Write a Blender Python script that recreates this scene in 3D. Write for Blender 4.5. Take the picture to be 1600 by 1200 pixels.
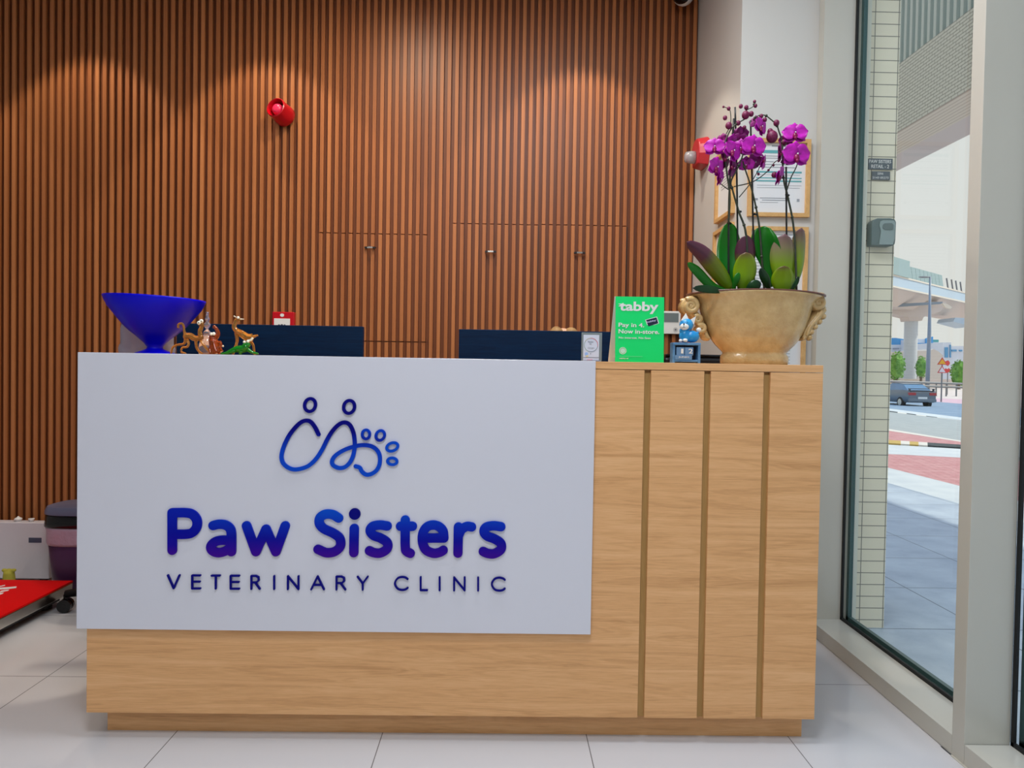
import bpy, bmesh, math, random
from math import sin, cos, pi, radians
from mathutils import Vector, Matrix, noise
random.seed(7)
scene = bpy.context.scene
for o in list(bpy.data.objects): bpy.data.objects.remove(o)

# ------------------------------------------------------------------ camera
F = 1134.18; YAW = .0155; PIT = -.0203; ROLL = .017; CH = 1.0757; CD = 2.0715
cd = bpy.data.cameras.new('camera'); cam = bpy.data.objects.new('camera', cd)
scene.collection.objects.link(cam); scene.camera = cam
cd.sensor_width = 36; cd.sensor_fit = 'HORIZONTAL'; cd.lens = F/1600*36
cd.clip_start = .05; cd.clip_end = 2000
cam.matrix_world = (Matrix.Translation((0, -CD, CH)) @ Matrix.Rotation(-YAW, 4, 'Z')
                    @ Matrix.Rotation(pi/2+PIT, 4, 'X') @ Matrix.Rotation(ROLL, 4, 'Z'))
# ------------------------------------------------------------------ world, sun, exposure
scene.view_settings.view_transform = 'Standard'
scene.view_settings.look = 'None'
scene.view_settings.gamma = 1
scene.view_settings.use_curve_mapping = False
scene.view_settings.exposure = 0.14
w = bpy.data.worlds.new('sky'); scene.world = w; w.use_nodes = True
nt = w.node_tree; bg = nt.nodes['Background']
tc = nt.nodes.new('ShaderNodeTexCoord'); sp = nt.nodes.new('ShaderNodeSeparateXYZ')
cr = nt.nodes.new('ShaderNodeValToRGB')
nt.links.new(tc.outputs['Generated'], sp.inputs[0]); nt.links.new(sp.outputs['Z'], cr.inputs[0])
nt.links.new(cr.outputs[0], bg.inputs[0])
cr.color_ramp.elements[0].position = 0; cr.color_ramp.elements[0].color = (.80, .79, .765, 1)
cr.color_ramp.elements[1].position = 1; cr.color_ramp.elements[1].color = (.55, .8, 1.3, 1)
e = cr.color_ramp.elements.new(.36); e.color = (.76, .77, .76, 1)
e = cr.color_ramp.elements.new(.6); e.color = (.72, .90, 1.25, 1)
bg.inputs[1].default_value = 0.89
def light(kind, name, loc, energy, color=(1, 1, 1), rot=(0, 0, 0), **kw):
    d = bpy.data.lights.new(name, kind); d.energy = energy; d.color = color
    for k, v in kw.items(): setattr(d, k, v)
    o = bpy.data.objects.new(name, d); o.location = loc; o.rotation_euler = rot
    scene.collection.objects.link(o); return o
sun = light('SUN', 'sun', (30, 0, 30), 3.1, (1, .92, .78), angle=radians(.6))
sun.rotation_euler = Vector((-.844, .05, -1)).to_track_quat('-Z', 'Y').to_euler()
CEIL = 3.06
# ceiling light panels of the room (above and behind the photographer)
for i, (x, y, w_) in enumerate(((-1.9, -1.7, 3), (-.2, -1.6, 30), (-1.9, -4.0, 6), (-.4, -4.0, 22), (.3, -.2, 30))):
    light('AREA', 'ceiling_panel_light', (x, y, CEIL-.03), w_, (.93, .96, 1), shape='RECTANGLE', size=.6, size_y=.6)
# downlights washing the slatted wall
for x in (-2.95, -2.08, -1.2, .385):
    light('SPOT', 'wall_washer_light', (x, 1.27, CEIL-.015), 28 if x > -2.9 else 17, (1, .88, .72), spot_size=radians(82), spot_blend=.14, shadow_soft_size=.035)
light('SPOT', 'wall_washer_light', (-.5, .80, CEIL-.015), 88, (1, .86, .68), spot_size=radians(174), spot_blend=1, shadow_soft_size=.06)

# ------------------------------------------------------------------ pixel -> point on a plane
def ray(px, py):
    u0, v0 = px-800, py-600
    c, s = cos(ROLL), sin(ROLL); u = c*u0+s*v0; v = -s*u0+c*v0
    X = [u/F, 1, -v/F]
    c, s = cos(PIT), sin(PIT); X = [X[0], c*X[1]-s*X[2], s*X[1]+c*X[2]]
    c, s = cos(YAW), sin(YAW); return Vector((c*X[0]+s*X[1], -s*X[0]+c*X[1], X[2]))
CAM = Vector((0, -CD, CH))
def atY(px, py, Y): r = ray(px, py); return CAM+r*((Y+CD)/r.y)
def atX(px, py, x): r = ray(px, py); return CAM+r*(x/r.x)
def atZ(px, py, z): r = ray(px, py); return CAM+r*((z-CH)/r.z)

# ------------------------------------------------------------------ materials
def lin(c):
    c = c/255
    return c/12.92 if c <= .04045 else ((c+.055)/1.055)**2.4
def S(r, g, b): return (lin(r), lin(g), lin(b), 1)
def mat(name, col, rough=.5, metal=0, spec=.5, trans=0, emit=0, coat=0, alpha=1, ior=1.45, bump=None, var=None):
    m = bpy.data.materials.new(name); m.use_nodes = True
    n = m.node_tree; b = n.nodes['Principled BSDF']
    b.inputs['Base Color'].default_value = col; b.inputs['Roughness'].default_value = rough
    b.inputs['Metallic'].default_value = metal; b.inputs['Specular IOR Level'].default_value = spec
    b.inputs['Transmission Weight'].default_value = trans; b.inputs['Coat Weight'].default_value = coat
    b.inputs['IOR'].default_value = ior; b.inputs['Alpha'].default_value = alpha
    if emit: b.inputs['Emission Color'].default_value = col; b.inputs['Emission Strength'].default_value = emit
    if var or bump:
        g = n.nodes.new('ShaderNodeNewGeometry')
        mp = n.nodes.new('ShaderNodeMapping'); n.links.new(g.outputs['Position'], mp.inputs[0])
        mp.inputs['Scale'].default_value = (var or bump)[0]
        nz = n.nodes.new('ShaderNodeTexNoise'); nz.inputs['Detail'].default_value = 6
        nz.inputs['Scale'].default_value = 1; n.links.new(mp.outputs[0], nz.inputs['Vector'])
        if var:
            r = n.nodes.new('ShaderNodeValToRGB'); r.color_ramp.elements[0].position = .3; r.color_ramp.elements[1].position = .7
            r.color_ramp.elements[0].color = col; r.color_ramp.elements[1].color = var[1]
            n.links.new(nz.outputs['Fac'], r.inputs[0]); n.links.new(r.outputs[0], b.inputs['Base Color'])
        if bump:
            nb = n.nodes.new('ShaderNodeTexNoise'); nb.inputs['Scale'].default_value = bump[0][0]; nb.inputs['Detail'].default_value = 5
            n.links.new(g.outputs['Position'], nb.inputs['Vector'])
            bp = n.nodes.new('ShaderNodeBump'); bp.inputs['Strength'].default_value = bump[1]; bp.inputs['Distance'].default_value = bump[2]
            n.links.new(nb.outputs['Fac'], bp.inputs['Height']); n.links.new(bp.outputs[0], b.inputs['Normal'])
    return m
def nmath(n, op, a, b=None):
    m = n.nodes.new('ShaderNodeMath'); m.operation = op
    for i, v in enumerate((a, b)):
        if v is None: continue
        if isinstance(v, (int, float)): m.inputs[i].default_value = v
        else: n.links.new(v, m.inputs[i])
    return m.outputs[0]
def grid_mat(name, tile, line, axes, sizes, offs, width, rough=.3, spec=.5, mott=None, stagger=False, coat=0):
    """tiles with joints, laid out in world metres on two axes"""
    m = mat(name, tile, rough, spec=spec, coat=coat); n = m.node_tree; b = n.nodes['Principled BSDF']
    g = n.nodes.new('ShaderNodeNewGeometry'); s = n.nodes.new('ShaderNodeSeparateXYZ'); n.links.new(g.outputs['Position'], s.inputs[0])
    ds = []; rowv = None
    for k in (1, 0):
        v = nmath(n, 'DIVIDE', nmath(n, 'SUBTRACT', s.outputs[axes[k]], offs[k]), sizes[k])
        if k == 1: rowv = nmath(n, 'MULTIPLY', nmath(n, 'MODULO', nmath(n, 'FLOOR', v), 2), .5)
        if k == 0 and stagger: v = nmath(n, 'ADD', v, rowv)
        fr = nmath(n, 'ABSOLUTE', nmath(n, 'SUBTRACT', nmath(n, 'FRACT', nmath(n, 'ADD', v, .5)), .5))
        ds.append(nmath(n, 'LESS_THAN', nmath(n, 'MULTIPLY', fr, sizes[k]), width/2))
    f = nmath(n, 'MAXIMUM', ds[0], ds[1])
    mx = n.nodes.new('ShaderNodeMixRGB'); n.links.new(f, mx.inputs[0]); mx.inputs[1].default_value = tile; mx.inputs[2].default_value = line
    if mott:
        nz = n.nodes.new('ShaderNodeTexNoise'); nz.inputs['Scale'].default_value = mott[0]; nz.inputs['Detail'].default_value = 8; nz.inputs['Roughness'].default_value = .65
        n.links.new(g.outputs['Position'], nz.inputs['Vector'])
        r = n.nodes.new('ShaderNodeValToRGB'); r.color_ramp.elements[0].position = .35; r.color_ramp.elements[1].position = .68
        r.color_ramp.elements[0].color = tile; r.color_ramp.elements[1].color = mott[1]
        n.links.new(nz.outputs['Fac'], r.inputs[0]); n.links.new(r.outputs[0], mx.inputs[1])
    n.links.new(mx.outputs[0], b.inputs['Base Color'])
    return m
def wood_mat(name, stops, sx, sy, sz, rough=.45, dist=2.0, spec=.4, fine=14):
    """streaky grain: noise stretched along the grain"""
    m = mat(name, stops[0][1], rough, spec=spec); n = m.node_tree; b = n.nodes['Principled BSDF']
    g = n.nodes.new('ShaderNodeNewGeometry'); mp = n.nodes.new('ShaderNodeMapping')
    mp.inputs['Scale'].default_value = (sx, sy, sz); n.links.new(g.outputs['Position'], mp.inputs[0])
    a = n.nodes.new('ShaderNodeTexNoise'); a.inputs['Scale'].default_value = 1; a.inputs['Detail'].default_value = 3; a.inputs['Distortion'].default_value = dist
    c = n.nodes.new('ShaderNodeTexNoise'); c.inputs['Scale'].default_value = fine; c.inputs['Detail'].default_value = 6; c.inputs['Roughness'].default_value = .7
    n.links.new(mp.outputs[0], a.inputs['Vector']); n.links.new(mp.outputs[0], c.inputs['Vector'])
    wv = n.nodes.new('ShaderNodeMath'); wv.operation = 'SINE'
    n.links.new(nmath(n, 'MULTIPLY', a.outputs['Fac'], 60), wv.inputs[0])
    v = nmath(n, 'ADD', nmath(n, 'MULTIPLY', a.outputs['Fac'], .55), nmath(n, 'ADD', nmath(n, 'MULTIPLY', wv.outputs[0], .035), nmath(n, 'MULTIPLY', c.outputs['Fac'], .45)))
    r = n.nodes.new('ShaderNodeValToRGB'); n.links.new(v, r.inputs[0])
    while len(r.color_ramp.elements) < len(stops): r.color_ramp.elements.new(.5)
    for el, (p, col) in zip(r.color_ramp.elements, stops): el.position = p; el.color = col
    n.links.new(r.outputs[0], b.inputs['Base Color'])
    return m
def grad_mat(name, z0, z1, stops, rough=.35):
    """print colour that runs up the height of a letter or leaf"""
    m = mat(name, stops[0][1], .45, spec=.15); n = m.node_tree; b = n.nodes['Principled BSDF']
    g = n.nodes.new('ShaderNodeNewGeometry'); s = n.nodes.new('ShaderNodeSeparateXYZ'); n.links.new(g.outputs['Position'], s.inputs[0])
    v = nmath(n, 'DIVIDE', nmath(n, 'SUBTRACT', s.outputs[2], z0), z1-z0)
    r = n.nodes.new('ShaderNodeValToRGB'); n.links.new(v, r.inputs[0])
    while len(r.color_ramp.elements) < len(stops): r.color_ramp.elements.new(.5)
    for el, (p, col) in zip(r.color_ramp.elements, stops): el.position = p; el.color = col
    n.links.new(r.outputs[0], b.inputs['Base Color'])
    return m
def pane_mat(name, tint, refl=.5, rough=0):
    m = bpy.data.materials.new(name); m.use_nodes = True; n = m.node_tree
    for x in list(n.nodes): n.nodes.remove(x)
    o = n.nodes.new('ShaderNodeOutputMaterial'); t = n.nodes.new('ShaderNodeBsdfTransparent'); t.inputs[0].default_value = tint
    g = n.nodes.new('ShaderNodeBsdfGlossy'); g.inputs['Roughness'].default_value = rough
    fr = n.nodes.new('ShaderNodeFresnel'); fr.inputs[0].default_value = 1.45
    mx = n.nodes.new('ShaderNodeMixShader')
    n.links.new(nmath(n, 'MULTIPLY', fr.outputs[0], refl), mx.inputs[0]); n.links.new(t.outputs[0], mx.inputs[1]); n.links.new(g.outputs[0], mx.inputs[2]); n.links.new(mx.outputs[0], o.inputs[0])
    return m
M = {}
M['oak'] = wood_mat('oak_laminate', ((.28, S(194, 142, 92)), (.5, S(222, 169, 116)), (.75, S(238, 190, 140))), 1.0, 1.0, 20, .42)
M['oak_dark'] = wood_mat('oak_inlay', ((.3, S(156, 120, 66)), (.7, S(180, 140, 84))), 14, 14, 1.0, .5)
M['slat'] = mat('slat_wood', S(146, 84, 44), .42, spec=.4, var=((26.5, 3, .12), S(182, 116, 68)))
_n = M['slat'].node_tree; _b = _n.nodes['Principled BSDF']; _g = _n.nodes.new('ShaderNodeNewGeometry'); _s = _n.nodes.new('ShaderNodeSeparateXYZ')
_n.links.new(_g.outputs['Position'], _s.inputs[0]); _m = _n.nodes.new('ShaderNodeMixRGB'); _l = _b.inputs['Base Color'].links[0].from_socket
_n.links.new(nmath(_n, 'GREATER_THAN', _s.outputs[1], 1.6560), _m.inputs[0]); _n.links.new(_l, _m.inputs[1]); _m.inputs[2].default_value = S(116, 64, 35); _n.links.new(_m.outputs[0], _b.inputs['Base Color'])  # wood deep between the slats darkened by depth, gap shade put into the colour
M['slat_back'] = mat('slat_backing', S(96, 46, 26), .6)
M['white_wall'] = mat('white_paint', S(202, 201, 197), .6, bump=((60, 0, 0), .04, .002))
M['white_gloss'] = mat('white_gloss_panel', S(212, 213, 224), .12, coat=.3)
M['alu'] = mat('white_powder_coat', S(192, 190, 180), .22, spec=.6)
M['alu_grey'] = mat('grey_powder_coat', S(168, 166, 163), .25, spec=.6)
M['gasket'] = mat('black_gasket', S(14, 16, 18), .6)
M['teal_edge'] = mat('green_glass_edge', S(60, 88, 88), .3)
M['outer_frame'] = mat('outer_frame_paint', S(222, 222, 208), .4)
M['glass'] = pane_mat('window_glass', (.97, .99, .98, 1), .07)
M['ceiling'] = mat('ceiling_paint', S(225, 225, 222), .8)
M['navy'] = wood_mat('navy_brushed', ((.3, S(1, 20, 48)), (.7, S(3, 40, 74))), 2, 2, 40, .5, spec=.15)
M['black'] = mat('black_plastic', S(14, 14, 18), .4)
M['black_gloss'] = mat('black_gloss', S(8, 8, 12), .12)
M['steel'] = mat('brushed_steel', S(200, 198, 190), .22, 1)
M['chrome'] = mat('chrome', S(225, 225, 225), .08, 1)
M['red'] = mat('red_plastic', S(190, 6, 26), .3)
M['red_mat'] = mat('red_rubber_top', S(208, 2, 6), .6, spec=.15)
M['paper'] = mat('paper', S(222, 224, 226), .7)
M['white'] = mat('white_plastic', S(226, 226, 224), .4)
M['grey_screen'] = mat('grey_lcd', S(110, 122, 124), .25)
M['grey'] = mat('grey_plastic', S(110, 114, 118), .45)
M['frame_wood'] = wood_mat('pale_frame_wood', ((.3, S(196, 150, 92)), (.7, S(218, 176, 118))), 8, 8, 8, .5)
M['teal'] = mat('teal_print', S(95, 165, 170), .7)
M['ink'] = mat('grey_ink', S(150, 155, 162), .8)
M['ink_dark'] = mat('dark_ink', S(60, 62, 70), .8)

# ------------------------------------------------------------------ geometry helpers
COL = scene.collection
WORG = {}
def org(o): return WORG.get(o.name, Vector((0, 0, 0))) if o else Vector((0, 0, 0))
class MB:
    def __init__(s): s.v = []; s.f = []
    def add(s, vs, fs):
        k = len(s.v); s.v += [Vector(v) for v in vs]; s.f += [tuple(i+k for i in f) for f in fs]; return s
    def box(s, x0, x1, y0, y1, z0, z1):
        vs = [(x, y, z) for z in (z0, z1) for y in (y0, y1) for x in (x0, x1)]
        return s.add(vs, [(0, 2, 3, 1), (4, 5, 7, 6), (0, 1, 5, 4), (2, 6, 7, 3), (0, 4, 6, 2), (1, 3, 7, 5)])
    def prism(s, pts, axis, a, b):
        """polygon in the two other axes, extruded along axis from a to b"""
        def P(p, t): return {'x': (t, p[0], p[1]), 'y': (p[0], t, p[1]), 'z': (p[0], p[1], t)}[axis]
        n = len(pts)
        return s.add([P(p, a) for p in pts]+[P(p, b) for p in pts], [tuple(range(n))[::-1], tuple(range(n, 2*n))]+[(i, (i+1) % n, n+(i+1) % n, n+i) for i in range(n)])
    def lathe(s, prof, c=(0, 0, 0), seg=40, sx=1, sy=1, n=2.0, tilt=None):
        c = Vector(c); ring = []
        k = len(s.v)
        for r, z in prof:
            for i in range(seg):
                a = 2*pi*i/seg; ca, sa = cos(a), sin(a)
                ca = math.copysign(abs(ca)**(2/n), ca); sa = math.copysign(abs(sa)**(2/n), sa)
                p = Vector((r*sx*ca, r*sy*sa, z))
                if tilt: p = tilt @ p
                s.v.append(c+p)
        m = len(prof)
        for j in range(m-1):
            for i in range(seg):
                a = k+j*seg+i; b = k+j*seg+(i+1) % seg; s.f.append((a, b, b+seg, a+seg))
        s.f.append(tuple(k+i for i in range(seg))[::-1]); s.f.append(tuple(k+(m-1)*seg+i for i in range(seg)))
        return s
    def tube(s, pts, rad, seg=10, cap=True):
        pts = [Vector(p) for p in pts]; n = len(pts)
        if not hasattr(rad, '__len__'): rad = [rad]*n
        if len(rad) != n: rad = [rad[0]+(rad[-1]-rad[0])*i/(n-1) for i in range(n)]
        k = len(s.v); up = Vector((.13, .2, .97))
        T0 = (pts[1]-pts[0]).normalized()
        N = T0.cross(up); N = N.normalized() if N.length > 1e-4 else Vector((1, 0, 0))
        for i in range(n):
            T = (pts[min(i+1, n-1)]-pts[max(i-1, 0)])
            T = T.normalized() if T.length > 1e-9 else T0
            N = (N-T*N.dot(T)); N = N.normalized() if N.length > 1e-6 else T.orthogonal().normalized(); B = T.cross(N)
            for j in range(seg):
                a = 2*pi*j/seg; s.v.append(pts[i]+(N*cos(a)+B*sin(a))*rad[i])
        for i in range(n-1):
            for j in range(seg):
                a = k+i*seg+j; b = k+i*seg+(j+1) % seg; s.f.append((a, b, b+seg, a+seg))
        if cap: s.f.append(tuple(k+j for j in range(seg))[::-1]); s.f.append(tuple(k+(n-1)*seg+j for j in range(seg)))
        return s
    def ball(s, c, r, seg=14, rings=8, rot=None):
        if not hasattr(r, '__len__'): r = (r, r, r)
        c = Vector(c); k = len(s.v)
        def P(x, y, z):
            p = Vector((x*r[0], y*r[1], z*r[2]))
            if rot: p = rot @ p
            return c+p
        s.v.append(P(0, 0, -1))
        for i in range(1, rings):
            t = -pi/2+pi*i/rings
            for j in range(seg): a = 2*pi*j/seg; s.v.append(P(cos(t)*cos(a), cos(t)*sin(a), sin(t)))
        s.v.append(P(0, 0, 1)); top = len(s.v)-1
        for j in range(seg): s.f.append((k, k+1+(j+1) % seg, k+1+j)); s.f.append((top, top-seg+j, top-seg+(j+1) % seg))
        for i in range(rings-2):
            for j in range(seg):
                a = k+1+i*seg+j; b = k+1+i*seg+(j+1) % seg; s.f.append((a, b, b+seg, a+seg))
        return s
    def capsule(s, a, b, ra, rb, seg=14):
        a = Vector(a); b = Vector(b); s.tube([a, b], [ra, rb], seg, False); s.ball(a, ra, seg); s.ball(b, rb, seg); return s
    def ribbon(s, pts, w, y0, y1, closed=False):
        """stroke with round ends lying in the XZ plane between y0 (front) and y1"""
        n = len(pts); L = []; R = []
        for i in range(n):
            if closed: d = pts[(i+1) % n]-pts[i-1]
            else: d = pts[min(i+1, n-1)]-pts[max(i-1, 0)]
            d = Vector((d.x, 0, d.z)).normalized(); nn = Vector((-d.z, 0, d.x))*w/2
            L.append(pts[i]+nn); R.append(pts[i]-nn)
        if closed:
            vs = []
            for i in range(n):
                for q, y in ((L[i], y0), (R[i], y0), (R[i], y1), (L[i], y1)): vs.append((q.x, y, q.z))
            fs = []
            for i in range(n):
                a = i*4; b = ((i+1) % n)*4
                for e in range(4): fs.append((a+e, b+e, b+(e+1) % 4, a+(e+1) % 4))
            return s.add(vs, fs)
        k = 8
        def cap(p, fr, sgn):
            v = fr-p; return [p+Vector((v.x*cos(t*sgn)-v.z*sin(t*sgn), 0, v.x*sin(t*sgn)+v.z*cos(t*sgn))) for t in [pi*j/k for j in range(1, k)]]
        e1 = cap(pts[-1], L[-1], -1); e0 = cap(pts[0], R[0], -1)
        vs = []; fs = []
        for i in range(n):
            y = y0+.00025*i/n
            for q, yy in ((L[i], y), (R[i], y), (R[i], y1), (L[i], y1)): vs.append((q.x, yy, q.z))
        for i in range(n-1):
            a = i*4; b = a+4
            for e in range(4): fs.append((a+e, b+e, b+(e+1) % 4, a+(e+1) % 4))
        s.add(vs, fs)
        for P0, Q0, E in ((L[-1], R[-1], e1), (R[0], L[0], e0)):
            ring = [P0]+E+[Q0]; m = len(ring)
            y = y0+(.00025 if E is e1 else 0)
            s.add([(q.x, y, q.z) for q in ring]+[(q.x, y1, q.z) for q in ring], [tuple(range(m)), tuple(range(m, 2*m))[::-1]]+[(i, i+1, m+i+1, m+i) for i in range(m-1)])
        return s
    def build(s, name, m, parent=None, smooth=False, bevel=0, remesh=0, solid=0, sub=0, seg=2, auto=None):
        if not s.v: return None
        xs = [v.x for v in s.v]; ys = [v.y for v in s.v]; zs = [v.z for v in s.v]
        c = Vector(((min(xs)+max(xs))/2, (min(ys)+max(ys))/2, min(zs)))
        me = bpy.data.meshes.new(name); me.from_pydata([v-c for v in s.v], [], s.f); me.validate()
        bm = bmesh.new(); bm.from_mesh(me); bmesh.ops.recalc_face_normals(bm, faces=bm.faces); bm.to_mesh(me); bm.free()
        o = bpy.data.objects.new(name, me); COL.objects.link(o)
        if m is not None: me.materials.append(M[m] if isinstance(m, str) else m)
        WORG[o.name] = c
        if parent: o.parent = parent
        o.location = c-org(parent)
        if remesh:
            r = o.modifiers.new('r', 'REMESH'); r.mode = 'VOXEL'; r.voxel_size = remesh; r.use_smooth_shade = True
            q = o.modifiers.new('s', 'SMOOTH'); q.iterations = 6; q.factor = .6
        if solid: q = o.modifiers.new('s', 'SOLIDIFY'); q.thickness = solid; q.offset = 0
        if bevel:
            q = o.modifiers.new('b', 'BEVEL'); q.width = bevel; q.segments = seg; q.limit_method = 'ANGLE'; q.harden_normals = False
        if sub: q = o.modifiers.new('u', 'SUBSURF'); q.levels = sub; q.render_levels = sub
        if smooth:
            for p in me.polygons: p.use_smooth = True
            if auto:
                me.set_sharp_from_angle(angle=radians(auto))
        return o
def tag(o, label=None, cat=None, group=None, kind=None):
    if label: o['label'] = label
    if cat: o['category'] = cat
    if group: o['group'] = group
    if kind: o['kind'] = kind
    return o
def thing(name, loc, label, cat, group=None):
    o = bpy.data.objects.new(name, None); COL.objects.link(o); o.location = loc; o.empty_display_size = .1
    WORG[o.name] = Vector(loc); return tag(o, label, cat, group)
def struct(o): o['kind'] = 'structure'; return o
def smooth_path(pts, n=8):
    """Catmull-Rom through the points"""
    P = [Vector(p) for p in pts]; P = [P[0]*2-P[1]]+P+[P[-1]*2-P[-2]]; out = []
    for i in range(1, len(P)-2):
        a, b, c, d = P[i-1:i+3]
        for j in range(n):
            t = j/n; out.append(.5*((2*b)+(c-a)*t+(2*a-5*b+4*c-d)*t*t+(3*b-a-3*c+d)*t**3))
    out.append(P[-2]); return out
FONT_CACHE = {}
def text(name, body, x0, x1, z0, z1, y, m, parent, depth=.0008, bold=0, shear=0, rotz=0, label=None):
    """lettering facing -Y, fitted to the box x0..x1, z0..z1"""
    cu = bpy.data.curves.new(name, 'FONT'); cu.body = body; cu.extrude = .02; cu.offset = bold; cu.resolution_u = 4
    t = bpy.data.objects.new(name, cu); COL.objects.link(t)
    dg = bpy.context.evaluated_depsgraph_get(); me = bpy.data.meshes.new_from_object(t.evaluated_get(dg))
    bpy.data.objects.remove(t)
    vs = [v.co.copy() for v in me.vertices]; fs = [tuple(p.vertices) for p in me.polygons]; bpy.data.meshes.remove(me)
    a, b = min(v.x for v in vs), max(v.x for v in vs); c, d = min(v.y for v in vs), max(v.y for v in vs)
    o = MB(); cx, cz = (x0+x1)/2, (z0+z1)/2; out = []
    for v in vs:
        X = x0+(v.x-a)/(b-a)*(x1-x0); Z = z0+(v.y-c)/(d-c)*(z1-z0); Y = y-depth*(.5+v.z/.04)
        if rotz:
            dx, dz = X-cx, Z-cz; X = cx+dx*cos(rotz)-dz*sin(rotz); Z = cz+dx*sin(rotz)+dz*cos(rotz)
        out.append((X, Y, Z))
    o.add(out, fs); ob = o.build(name, m, parent)
    if label: ob['label'] = label
    return ob
def text_px(name, body, a, b, y, m, parent, **k):
    A = atY(*a, y); B = atY(*b, y); return text(name, body, A.x, B.x, B.z, A.z, y, m, parent, **k)

# ================================================================== SETTING
X0J = -.3303; YJ = .4104
WX = -4.6; BY = -5.6; GX = 1.4407; IX = 1.3003; WY = 1.644
M['floor'] = grid_mat('porcelain_floor', S(206, 206, 210), S(116, 114, 116), (0, 1), (.6, .6), (X0J, YJ), .0028, .13, .5)
struct(MB().box(WX, IX+.02, BY, 1.70, -.05, 0).build('floor', 'floor'))
struct(MB().box(WX-.1, GX+.1, BY-.1, 1.9, CEIL, CEIL+.1).build('ceiling', 'ceiling'))
struct(MB().box(WX-.1, WX, BY-.1, 1.9, 0, CEIL).build('wall_left', 'white_wall'))
struct(MB().box(WX, GX, BY-.1, BY, 0, CEIL).build('wall_front', 'white_wall'))
# slatted back wall with three flush cabinet doors left out of the slats
SP = .0377; SW = .0180; SD = .0190; YB = WY+SD
doors = [(-.9628, -.3625, 1.209, 1.7500, 'L'), (-.2840, .1735, 1.000, 1.8110, 'M'), (.1785, .6326, 1.000, 1.8140, 'R')]
wall = MB(); wall.box(WX, .977, YB, YB+.04, 0, CEIL)
k0 = -1.9155
kx = [k0+SP*i for i in range(-72, 90) if WX < k0+SP*i and k0+SP*i+SW < .972]
def inner(x):
    for d in doors:
        if d[0] <= x+SW/2 <= d[1]: return d
for x in kx:
    d = inner(x)
    if d:
        wall.box(x, x+SW, WY, YB, 0, d[2]-.005); wall.box(x, x+SW, WY, YB, d[3]+.005, CEIL)
    else: wall.box(x, x+SW, WY, YB, 0, CEIL)
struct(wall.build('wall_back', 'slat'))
struct(MB().box(.977, GX, .9607, 1.70, 0, CEIL).build('wall_right', 'white_wall'))
def slat_door(root, d, hx):
    b = MB(); b.box(d[0]+.002, d[1]-.002, YB-.003, YB, d[2], d[3])
    for x in kx:
        if inner(x) == d: b.box(x, x+SW, WY-.0025, YB-.003, d[2], d[3])
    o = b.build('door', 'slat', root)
    for u in (d[0], d[1]): MB().box(u-.0022, u+.0016, YB-.015, YB-.0005, d[2], d[3]).build('seam', 'black', o)
    z = d[3]-.07 if d[4] == 'L' else d[3]-.14
    h = MB(); h.box(hx-.014, hx+.014, WY-.022, WY-.016, z-.004, z+.004); h.box(hx-.012, hx-.008, WY-.016, WY-.004, z-.003, z+.003); h.box(hx+.008, hx+.012, WY-.016, WY-.004, z-.003, z+.003)
    h.build('handle', 'steel', o)
    for u in (-.028, .0145): MB().box(hx+u, hx+u+.0135, WY-.02, WY-.004, z-.004, z+.004).build('handle_bracket', 'black', o)
r = thing('wall_cabinet', (-.66, WY, 1.209), 'slatted flush wall cabinet with one door, above the left navy screen', 'cabinet')
slat_door(r, doors[0], -.673)
r = thing('wall_cabinet', (.17, WY, 1.0), 'slatted flush wall cabinet with two doors, above the right navy screen', 'cabinet')
slat_door(r, doors[1], -.063); slat_door(r, doors[2], .39)

# window wall on the right: sills, posts, mullion, panes
def window(n, y0, y1, post_far):
    zs = .0574
    root = struct(MB().box(GX-.002, GX+.012, y0, y1, zs+.01, CEIL-.02).build('window_%d' % n, 'glass'))
    s = MB(); s.box(IX, GX-.012, y0, y1, .002, zs); s.build('window_sill', 'alu', root)
    g = MB(); g.box(GX-.012, GX-.004, y0, y1, zs-.01, zs+.012); g.box(GX-.012, GX-.004, y1-.012, y1, zs, CEIL); g.box(GX-.012, GX-.004, y0, y0+.012, zs, CEIL); g.build('gasket', 'gasket', root)
    t = MB(); t.box(GX+.012, GX+.028, y0, y1, zs-.02, zs+.018); t.box(GX+.012, GX+.028, y1-.02, y1, zs, CEIL); t.box(GX+.012, GX+.028, y0, y0+.02, zs, CEIL); t.build('glazing_bead', 'teal_edge', root)
window(1, -.046, .9107, True)
struct(MB().box(IX, GX+.03, .9107, .9587, 0, CEIL).build('trim_1', 'alu'))
def mullion(n, ya, yb):
    m = MB(); m.box(IX, GX-.012, ya, yb, 0, CEIL); struct(m.build('trim_%d' % n, 'alu', bevel=.001))
mullion(2, -.100, -.046)
window(2, -1.50, -.102, True); mullion(3, -1.554, -1.502); window(3, -2.96, -1.556, True); mullion(4, -3.014, -2.962); window(4, -4.42, -3.016, True)
struct(MB().box(IX, GX+.03, BY, -4.43, 0, CEIL).build('trim_5', 'alu'))
struct(MB().box(GX+.03, GX+.064, .93, .976, 0, 5).build('trim_6', 'outer_frame'))
struct(MB().box(IX-.004, IX+.0, -2.4, 0, 0, .0).box(IX-.006, IX+.001, -1.4, -.05, 0, .002).build('baseboard_right', 'alu'))

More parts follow.
